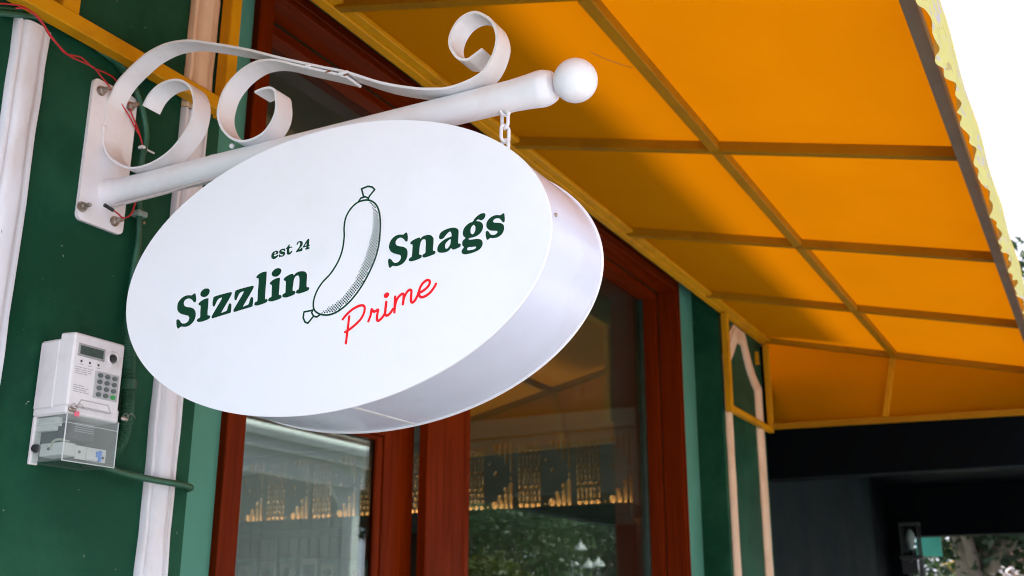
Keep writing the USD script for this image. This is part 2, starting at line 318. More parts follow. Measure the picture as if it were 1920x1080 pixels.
obj('moulding', [extr(sg.Polygon(ARCH_O + ARCH_I), 0.012, frame4((0, W, 0), (1, 0, 0), (0, 0, 1))), extr(sg.Polygon(ARCH_O + ARCH_I).buffer(-.018), 0.018, frame4((0, W, 0), (1, 0, 0), (0, 0, 1)))], MOULDT, p2)

# interior room, part of the building
RX0, RX1, RY0, RY1, RZ = 1.62, 4.86, 1.90, 5.2, 3.2
obj('interior_end_wall', box(RX1, 5.0, 1.80, RY1, 0, RZ, 0), INTW, shop)
obj('interior_wall', [box(1.5, RX0, 1.9, RY1, 0, RZ, 0), box(1.5, 5.0, RY1, RY1 + .1, 0, RZ, 0)], INTW, shop)
obj('interior_ceiling', box(1.5, 5.0, 1.9, RY1 + .1, RZ, RZ + .1, 0), INTW, shop)
obj('interior_floor', box(1.5, 5.0, 1.7, RY1 + .1, 0.0, 0.13, 0), INTD, shop)
obj('interior_panel', [box(4.835, 4.859, 1.95, 4.9, 0.15, 2.0, .002)] + [box(4.822, 4.835, y, y + .05, 0.2, 1.98, .002) for y in np.arange(2.2, 4.9, .62)], INTD, shop)

# ------------------------------------------------------------------ shop window frame, panes, door
wf = thing('shop_window', 'tall red brown timber shop window with a fixed pane right of the door', 'window', (3.3, 1.7, 0.12))
ZT = 3.103
obj('casing', box(1.79, 1.842, 1.662, 1.755, 0.12, ZT), WOOD, wf)
obj('casing', box(4.724, 4.776, 1.662, 1.755, 0.12, ZT), WOOD, wf)
obj('casing', box(1.842, 4.724, 1.662, 1.755, ZT - .052, ZT), WOODH, wf)
obj('casing_bead', box(4.742, 4.752, 1.655, 1.662, 0.12, ZT - .02), WOOD, wf)
obj('casing_bead', box(1.80, 4.742, 1.655, 1.662, ZT - .034, ZT - .024), WOODH, wf)
obj('inner_jamb', box(4.692, 4.7235, 1.757, 1.838, 0.12, ZT - .054), WOOD, wf)
obj('inner_jamb', box(1.843, 1.872, 1.757, 1.838, 0.12, ZT - .054), WOOD, wf)
obj('inner_head', box(1.872, 4.692, 1.757, 1.838, ZT - .086, ZT - .054), WOODH, wf)
obj('glazing_gasket', box(4.668, 4.6915, 1.815, 1.838, 0.12, ZT - .088), mat('dark_green_gasket', (0.012, 0.03, 0.022), 0.3), wf)
obj('post', box(2.66, 2.862, 1.70, 1.734, 0.12, ZT - .054, .004), WOOD, wf)
obj('mullion', box(2.835, 2.90, 1.7355, 1.838, 0.12, ZT - .088, .003), WOOD, wf)
obj('glazing_bead', box(2.9005, 2.94, 1.722, 1.76, 0.12, ZT - .09, .008), WOOD, wf)
obj('transom', box(1.872, 2.66, 1.755, 1.835, 2.19, 2.30, .004), WOODH, wf)
obj('sill', box(2.862, 4.692, 1.70, 1.838, 0.12, 0.42, .005), WOODH, wf)
obj('pane', box(2.901, 4.6915, 1.828, 1.833, 0.42, ZT - .086, 0), GLASS, wf)
obj('pane', box(1.873, 2.659, 1.80, 1.805, 2.30, ZT - .086, 0), GLASS, wf, label='transom pane above the glass door')
dr = thing('glass_door', 'red brown timber glass door under the oval sign, reflecting a white porch', 'door', (2.25, 1.77, 0.13))
YD = 1.76
obj('stile', box(2.529, 2.677, YD, YD + .045, 0.14, 2.17, .003), WOOD, dr)
obj('stile', box(1.874, 1.96, YD, YD + .045, 0.14, 2.17, .003), WOOD, dr)
obj('top_rail', box(1.96, 2.529, YD, YD + .045, 2.048, 2.17, .003), WOODH, dr)
obj('bottom_rail', box(1.96, 2.529, YD, YD + .045, 0.14, 0.40, .003), WOODH, dr)
obj('glazing_bead', box(2.503, 2.529, YD + .006, YD + .02, 0.40, 2.048, .004), WOOD, dr)
obj('glazing_bead', box(1.96, 2.503, YD + .006, YD + .02, 2.034, 2.048, .004), WOODH, dr)
obj('pane', box(1.961, 2.528, YD + .022, YD + .027, 0.401, 2.047, 0), GLASS, dr)
h = obj('handle', tube([(2.60, YD - .045, 0.95), (2.60, YD - .045, 1.35)], .011, 14), STEEL, dr, 40)
obj('handle_mount', [cyl((2.60, YD - .045, z), (2.60, YD + .002, z), .007) for z in (1.0, 1.3)], STEEL, h, 40)

# ------------------------------------------------------------------ interior: fretwork board lit from below, shelves, cartons
FX = 4.755
fb = thing('fretwork_board', 'pierced grey fretwork board inside the shop, glowing warm along its bottom', 'wall panel', (FX, 3.3, 2.07))
holes = []
P0, PER = 1.905, 0.312
def rr_(cx, cz, w, hh, r=None): 
    r = min(w, hh) * .48 if r is None else r
    return sg.box(cx - w / 2 + r, cz - hh / 2 + r, cx + w / 2 - r, cz + hh / 2 - r).buffer(r, 4)
for i in range(9):
    y = P0 + PER * i; z0 = 2.078
    holes += [rr_(y + .022, z0 + .062, .0195, .124), rr_(y + .022 + .0, z0 + .143, .012, .022)]
    holes += [rr_(y + .050, z0 + .036, .0205, .072), sg.Point(y + .050, z0 + .092).buffer(.0135, 4)]
    holes += [ops.unary_union([rr_(y + .078, z0 + .020, .027, .040), rr_(y + .084, z0 + .048, .021, .04)])]
    holes += [sg.Point(y + .112, z0 + .019).buffer(.018, 5)]
    c = (y + .150, z0 + .012)
    holes += [sg.Polygon([(c[0] + .011 * math.cos(a), c[1] + .011 * math.sin(a)) if k % 2 == 0 else (c[0] + .003 * math.cos(a), c[1] + .003 * math.sin(a)) for k, a in enumerate(np.arange(8) * math.pi / 4 + .001)])]
    for r_ in range(11):
        zz = z0 + .011 + r_ * .0285
        if r_ % 3 == 0:
            for q in range(4): holes.append(affinity.scale(sg.Point(y + .186 + q * .0315, zz).buffer(.0142, 5), 1, .68))
        elif r_ % 3 == 1:
            for q in range(6): holes.append(rr_(y + .179 + q * .0215, zz, .0135, .0245))
        else:
            for q in range(6): holes.append(rr_(y + .179 + q * .0215, zz, .0150, .0215, .003))
    # upper part: bars hanging from the top, mirrored
    for (dy, hh, ww) in ((.022, .15, .014), (.050, .11, .016), (.079, .07, .018)):
        holes.append(rr_(y + dy, z0 + .322 - hh / 2, ww, hh))
    holes.append(sg.Point(y + .108, z0 + .30).buffer(.016, 5)); holes.append(sg.Point(y + .108, z0 + .17).buffer(.012, 4)); holes.append(sg.Point(y + .140, z0 + .22).buffer(.010, 4))
board = sg.box(1.885, 2.07, 4.75, 2.42).difference(ops.unary_union(holes))
obj('fretwork', extr(board, .012, frame4((FX - .012, 0, 0), (0, 1, 0), (0, 0, 1))), FRET, fb)
obj('board_back', [box(4.842, 4.8585, 1.885, 4.75, 2.066, 2.425, 0), box(FX, 4.842, 1.885, 4.75, 2.421, 2.43, 0)], mat('cove_paint', (0.34, 0.28, 0.20), 0.8), fb)
obj('cornice_board', box(FX - .03, 4.859, 1.885, 4.75, 2.431, 2.52, .006), FRET, fb)
obj('light_strip', box(4.824, 4.834, 1.96, 4.74, 2.0665, 2.073, 0), GLOW, fb)
sh = thing('wall_shelf', 'grey green shelf ledge directly beneath the glowing fretwork board', 'shelf', (4.7, 3.3, 2.0))
obj('shelf_board', box(4.64, 4.834, 1.885, 4.75, 2.012, 2.065, .004), SHELF, sh)
obj('apron', box(4.66, 4.68, 1.885, 4.75, 1.972, 2.012, .003), SHELF, sh)
sh2 = thing('display_shelf', 'low display shelf holding small cartons inside the shop', 'shelf', (4.6, 3.3, 1.6))
obj('shelf_board', box(4.5, 4.82, 1.90, 4.75, 1.585, 1.61, .003), SHELF, sh2)
for y in (2.0, 3.3, 4.6): obj('bracket', box(4.60, 4.82, y, y + .03, 1.45, 1.585, .003), SHELF, sh2)
CART = [(4.18, .10, .245, BOXT), (4.05, .115, .255, BOXT), (3.90, .11, .24, BOXW), (3.77, .115, .26, BOXT), (3.63, .10, .25, BOXW), (3.51, .10, .245, BOXT), (3.33, .13, .235, BOXT), (2.50, .085, .205, BLACK), (2.31, .075, .20, BLACK), (2.12, .095, .205, BLACK)]
names = ['teal carton at the left end of the row behind the glass door', 'taller teal carton second from the left behind the glass door', 'white carton between two teal cartons behind the glass door', 'tallest teal carton in the row behind the glass door', 'slim white carton right of the tallest teal carton', 'teal carton right of the slim white carton', 'teal carton with a red badge beside the door stile', 'black framed card nearest the window post in the tall pane', 'narrow black framed card in the middle of the tall pane', 'black framed card nearest the right edge of the tall pane']
for (y, w_, h_, mt), nm in zip(CART, names):
    fr_ = mt is BLACK
    t = thing('framed_card' if fr_ else 'carton', nm, 'frame' if fr_ else 'carton', (4.6, y, 1.61))
    if fr_:
        obj('frame', [box(4.60, 4.615, y - w_ / 2, y + w_ / 2, 1.61, 1.622), box(4.60, 4.615, y - w_ / 2, y + w_ / 2, 1.598 + h_, 1.61 + h_), box(4.60, 4.615, y - w_ / 2, y - w_ / 2 + .01, 1.622, 1.598 + h_), box(4.60, 4.615, y + w_ / 2 - .01, y + w_ / 2, 1.622, 1.598 + h_)], BLACK, t)
        obj('card', box(4.606, 4.612, y - w_ / 2 + .01, y + w_ / 2 - .01, 1.622, 1.598 + h_, 0), BLACK, t)
    else:
        obj('carton_body', box(4.58, 4.66, y - w_ / 2, y + w_ / 2, 1.61, 1.61 + h_, .002), mt, t)
        obj('front_panel', box(4.577, 4.58, y - w_ / 2 + .012, y + w_ / 2 - .012, 1.64, 1.61 + h_ - .03, .0005), BOXT if mt is BOXW else BOXW, t)
        obj('badge', lathe([(0, 0), (.022, 0), (.022, .003), (0, .003)], (4.577, y, 1.61 + h_ * .72), (-1, 0, 0), 16), BOXR if 'red' in nm else SHELF, t)

# ------------------------------------------------------------------ awning
SL = 0.2363
def zf(y): return 3.007 - SL * (1.55 - y)          # underside of the tubes
aw = thing('awning', 'yellow canvas awning on a mustard tube frame over the shop window', 'awning', (3.3, W, 2.5))
X0, X1 = 0.88, 5.735
def canvas(xs, ys, f):
    V = np.array([f(x, y) for x in xs for y in ys]); n = len(ys); Fc = []
    for i in range(len(xs) - 1):
        for j in range(n - 1):
            a = i * n + j; Fc += [(a, a + 1, a + n + 1), (a, a + n + 1, a + n)]
    return trimesh.Trimesh(V, np.array(Fc), process=False)
RAF = [0.95, 1.905, 2.83, 3.775, 4.735, 5.715]
def sag(x, y):
    d = min(abs(x - r) for r in RAF); e = min(abs(y - 1.53), abs(y - .855), abs(y - .175))
    return -.007 * min(1, d / .35) * min(1, e / .2)
obj('canopy', canvas(np.linspace(X0, X1, 97), np.linspace(1.545, .160, 30), lambda x, y: (x, y, zf(y) + .0325 + sag(x, y))), CANVAS, aw, True)
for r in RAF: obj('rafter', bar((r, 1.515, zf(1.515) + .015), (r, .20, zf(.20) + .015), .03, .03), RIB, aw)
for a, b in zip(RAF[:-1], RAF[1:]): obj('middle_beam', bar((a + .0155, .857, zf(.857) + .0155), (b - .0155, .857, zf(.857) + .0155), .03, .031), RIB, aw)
obj('wall_rail', box(X0, X1, 1.516, 1.546, 2.996, 3.025), YELLOW, aw)
obj('wall_batten', box(X0, X1, 1.488, 1.5155, 3.003, 3.019), YELLOW, aw)
obj('sky_gap_strip', box(X0, X1, 1.5465, 1.5495, 3.026, 3.17, .0005), YELLOW, aw)  # added strip that shuts out sky light behind the canvas top
obj('sky_gap_board', box(1.579, 4.999, 1.5500, 1.6795, 3.156, 3.172, .002), YELLOW, aw)  # added unseen board closing the gap to the sky above the recess
obj('front_beam', bar((X0, .205, zf(.205) - .004), (X1, .205, zf(.205) - .004), .028, .034), FRONTB, aw)
obj('bottom_rail', box(X0, 1.534, 1.505, 1.535, 2.558, 2.589), YELLOW, aw, label='near bottom rail crossing the left pilaster')
obj('bottom_rail', box(5.03, X1, 1.505, 1.535, 2.512, 2.540), YELLOW, aw)
obj('post', box(1.5345, 1.565, 1.505, 1.535, 2.553, 2.991), YELLOW, aw)
obj('post', box(4.995, 5.0295, 1.505, 1.535, 2.507, 2.991), YELLOW, aw)
obj('post', box(5.70, 5.73, 1.5, 1.53, 2.541, 2.985), YELLOW, aw)
obj('rail_bracket', box(1.131, 1.167, 1.512, 1.548, 2.589, 2.76), YELLOW, aw)
obj('clip', [box(5.60, 5.615, 1.53, 1.548, 2.86, 2.93), box(5.59, 5.615, 1.526, 1.53, 2.86, 2.872)], YELLOW, aw)
def endpanel(x, zb0, zb1, nm):
    ys = np.linspace(1.53, .19, 24)
    obj('end_panel', canvas(np.linspace(0, 1, 6), ys, lambda s, y: (x + .004 * math.sin(y * 5) * math.sin(s * 3.1), y, (zb0 + (zb1 - zb0) * (1.53 - y) / 1.34) * (1 - s) + (zf(y) + .03) * s)), ENDCV, aw, True, label=nm)
endpanel(5.738, 2.535, 2.505, 'far end canvas panel of the awning')
endpanel(.872, 2.565, 2.54, 'near end canvas panel of the awning')
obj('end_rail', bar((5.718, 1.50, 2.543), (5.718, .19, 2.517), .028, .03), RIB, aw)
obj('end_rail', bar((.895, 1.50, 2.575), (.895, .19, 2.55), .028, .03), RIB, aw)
obj('end_strut', bar((5.718, .93, 2.548), (5.718, .868, zf(.868)), .03, .028, up_=(1, 0, 0)), YELLOW, aw)
obj('canopy_dark_line', tube(cr(np.array([(2.211, 0.971, 2.892), (2.236, 0.95, 2.887), (2.273, 0.923, 2.881), (2.305, 0.899, 2.875)]), False, 5) + np.array([0, .004, -.002]) * np.sin(np.linspace(0, 3.14, 16))[:, None], .0007, 6), BARK, aw, True)  # thin dark curved line just below the canvas
# valance: printed cloth hanging from the front edge, wavy scalloped hem
nx, nz = 700, 8
def val(x, s):
    w = .008 * math.sin(x * 23 + math.sin(x * 4)) * s + .006 * math.sin(x * 61 + 2 * math.sin(x * 6)) * s * s + .003 * math.sin(x * 11)
    hem = .0065 * abs(math.sin(x * math.pi / .085 + 1.3 * math.sin(x * 3))) ** .7 * (.6 + .4 * math.sin(x * 7.7)) + .010 * math.sin(x * 4.1 + .6) + .004 * math.sin(x * 31 + 2 * math.sin(x * 5))
    return (x, .160 - .004 + w * .7, zf(.16) + .030 - s * (.178 + hem))
obj('valance', canvas(np.linspace(X0, X1, nx), np.linspace(0, 1, nz), val), VALANCE, aw, True)

# ------------------------------------------------------------------ sign bracket
br = thing('sign_bracket', 'white painted scroll bracket with ball end bolted to the green pilaster', 'bracket', (1.305, W, 2.3))
pl = affinity.translate(sg.box(-.041, -.128, .041, .128).buffer(.0115, 5), 1.2925, 2.3725)
obj('plate', extr(pl, .007, frame4((0, W - .0005, 0), (1, 0, 0), (0, 0, 1))), WHITE, br, 30)
for (x, z) in ((1.257, 2.490), (1.327, 2.489), (1.247, 2.257), (1.322, 2.254)):
    b = obj('bolt', lathe([(0, 0), (.0042, 0), (.0042, .021), (.0036, .0225), (0, .0225)], (x, W - .0075, z), (0, -1, 0), 12), STEEL, br, 40)
    obj('washer', lathe([(0, 0), (.0098, 0), (.0098, .0018), (0, .0018)], (x, W - .0075, z), (0, -1, 0), 20), STEEL, b, 30)
    obj('nut', lathe([(0, 0.0018), (.0072, 0.0018), (.0076, .003), (.0076, .0085), (.0068, .0098), (0, .0098)], (x, W - .0075, z), (0, -1, 0), 6), STEEL, b)
PX, PZ = 1.305, 2.302
obj('pipe', lathe([(0, 0), (.0268, 0), (.0262, .012), (.0242, .026), (.0236, .03), (.0236, .255), (.0242, .257), (.0242, .262), (.0236, .264), (.0236, .80), (.0240, .845), (.0258, .872), (.0272, .886), (.0274, .892), (.0268, .897), (.0245, .905), (.0225, .909), (.012, .911), (0, .911)], (PX, 1.543, PZ), (0, -1, 0), 40), WHITE, br, 35)
sp = trimesh.creation.icosphere(4, .0325); sp.apply_translation((PX, .598, PZ)); obj('ball', sp, WHITE, br, True)
SA = [(1459, 2453), (1446, 2474), (1423, 2487), (1393, 2489), (1369, 2482), (1350, 2468), (1339, 2452), (1333, 2434), (1332, 2415), (1337, 2392), (1352, 2371), (1372, 2352), (1396, 2339), (1426, 2331), (1457, 2330), (1481, 2335), (1507, 2348), (1534, 2368), (1550, 2392), (1559, 2423), (1559, 2446), (1556, 2472), (1549, 2499), (1533, 2522), (1511, 2538), (1496, 2547), (1464, 2562), (1418, 2569), (1365, 2562), (1311, 2543), (1253, 2520), (1208, 2501), (1136, 2467), (1050, 2429), (997, 2406), (930, 2371), (870, 2347), (832, 2336), (802, 2331), (768, 2334), (743, 2343), (729, 2359), (720, 2381), (719, 2401), (727, 2424), (740, 2438), (757, 2449), (774, 2449), (789, 2441), (800, 2424), (802, 2406), (795, 2389), (784, 2376), (770, 2371), (762, 2373), (743, 2382)]
SB = [(1192, 2417), (1175, 2419), (1159, 2417), (1148, 2409), (1144, 2394), (1142, 2375), (1147, 2356), (1163, 2337), (1185, 2329), (1210, 2329), (1237, 2341), (1260, 2364), (1272, 2390), (1272, 2413), (1263, 2438), (1242, 2459), (1215, 2472), (1187, 2475), (1150, 2467), (1099, 2444), (1049, 2422), (997, 2398)]
SA2, SB2 = [cr(np.array(s) / 1000 * [.992, .992] + [0, 1.55 * .008], False, 5) for s in (SA, SB)]
for q_ in (SA2, SB2): q_[:, 0] = np.minimum(q_[:, 0], 1.5425)
def flatbar(P): return extr(sg.LineString(P).buffer(.0021, cap_style='flat', join_style='round'), .040, frame4((1.275, 0, 0), (0, 1, 0), (0, 0, 1)))
obj('scroll', flatbar(SA2), WHITE, br, 30, label='long S shaped flat bar scroll along the top')
obj('scroll', flatbar(SB2), WHITE, br, 30, label='short middle flat bar scroll under the long one')
def blob(c, r, sq=(1, 1, 1)):
    s_ = trimesh.creation.icosphere(2, r); s_.vertices = s_.vertices * np.array(sq) + np.array(c); return s_
for w_ in (blob((1.288, 1.236, 2.3265), .0045), blob((1.287, 1.185, 2.327), .004, (1, 2, .8)), blob((1.289, 1.45, 2.327), .0045, (1, 2, .8)), blob((1.274, 1.541, 2.42), .004, (1, .8, 2)), blob((1.274, 1.0714, 2.430), .003, (1, 3, 1)), blob((1.274, .997, 2.399), .003, (1, 4, 1.2))): obj('weld', w_, WHITE, br, True)
RUST = mat('rust', (0.24, 0.09, 0.03), 0.8, 0.3, 80)
for c_ in ((1.2745, 1.027, 2.4095), (1.2742, .990, 2.3945)): obj('rust_mark', blob(c_, .0016, (.6, 4, 1)), RUST, br, True)

# ------------------------------------------------------------------ chains and sign
def link(c, hh, ww, r, ang):
    a = np.linspace(0, 2 * np.pi, 33)[:-1]; q = hh / 2 - ww / 2
    P = np.c_[np.cos(a) * ww / 2, np.sin(a) * ww / 2 + np.where(np.sin(a) >= 0, q, -q)]
    P = np.vstack([P, P[:1]]); d = np.array([math.cos(ang), math.sin(ang), 0])
    return tube(np.array(c) + P[:, :1] * d + P[:, 1:] * np.array([0, 0, 1.0]), r, 8)
for y, lb in ((.714, 'short white chain at the ball end between pipe and sign'), (1.256, 'short white chain near the wall, hidden behind the sign top')):
    ch = thing('sign_chain', lb, 'chain', (1.305, y, 2.21))
    obj('link', link((1.305, y, 2.2655), .027, .0145, .0028, 1.15), WHITE, ch, True)
    obj('link', link((1.305, y, 2.2430), .027, .0145, .0028, 2.75), WHITE, ch, True)
    for e_ in (link((1.305, y, 2.2215), .022, .014, .0028, 1.3), link((1.305, y, 2.2820), .018, .014, .0025, 2.4)): obj('eye', e_, WHITE, ch, True)
SY, SZ, A_, B_, TK, YW = .9854, 2.0521, .3901, .2212, .1687, -.0081
e1 = np.array([math.sin(YW), -math.cos(YW), 0]); e2 = np.array([0, 0, 1.0]); nn = np.array([math.cos(YW), math.sin(YW), 0])
SC = np.array([1.305, SY, SZ]); FO = SC - nn * TK / 2
sgn = thing('hanging_sign', 'white oval light box sign with green and red lettering hanging from the bracket', 'sign', tuple(SC))
def ell(a, b, n=160): t = np.arange(n) * 2 * np.pi / n; return sg.Polygon(np.c_[a * np.cos(t), b * np.sin(t)])
Mf = lambda d: frame4(FO + nn * d, e1, e2)
obj('case', extr(ell(A_ - .0028, B_ - .0028), TK - .007, Mf(TK - .0035)), SIDE, sgn, 30)
obj('face_panel', extr(ell(A_, B_), .0032, Mf(.0032)), FACE, sgn, 30)
obj('back_panel', extr(ell(A_, B_), .0032, Mf(TK)), FACE, sgn, 30)
obj('trim', extr(ell(A_ - .0008, B_ - .0008).difference(ell(A_ - .006, B_ - .006)), .0018, Mf(.0052)), TRIM, sgn, 30)
u0 = .073; v0 = -(B_ - .0026) * math.sqrt(1 - (u0 / A_) ** 2); tg = math.atan2(-B_ * B_ * u0, A_ * A_ * v0)
st = box(-.0025, .0025, -.0008, .0008, 0, TK - .009, .0002)
Ms = np.eye(4); tu = e1 * math.cos(tg) + e2 * math.sin(tg); Ms[:3, 0], Ms[:3, 1], Ms[:3, 2], Ms[:3, 3] = tu, np.cross(nn, tu), nn, FO + nn * .0045 + e1 * u0 + e2 * v0
st.apply_transform(Ms); obj('seam_strip', st, TRIM, sgn)
obj('screw', blob(FO + nn * .021 + e1 * (A_ * math.cos(.09)-.0022) + e2 * B_ * math.sin(.09), .0028), STEEL, sgn, True)
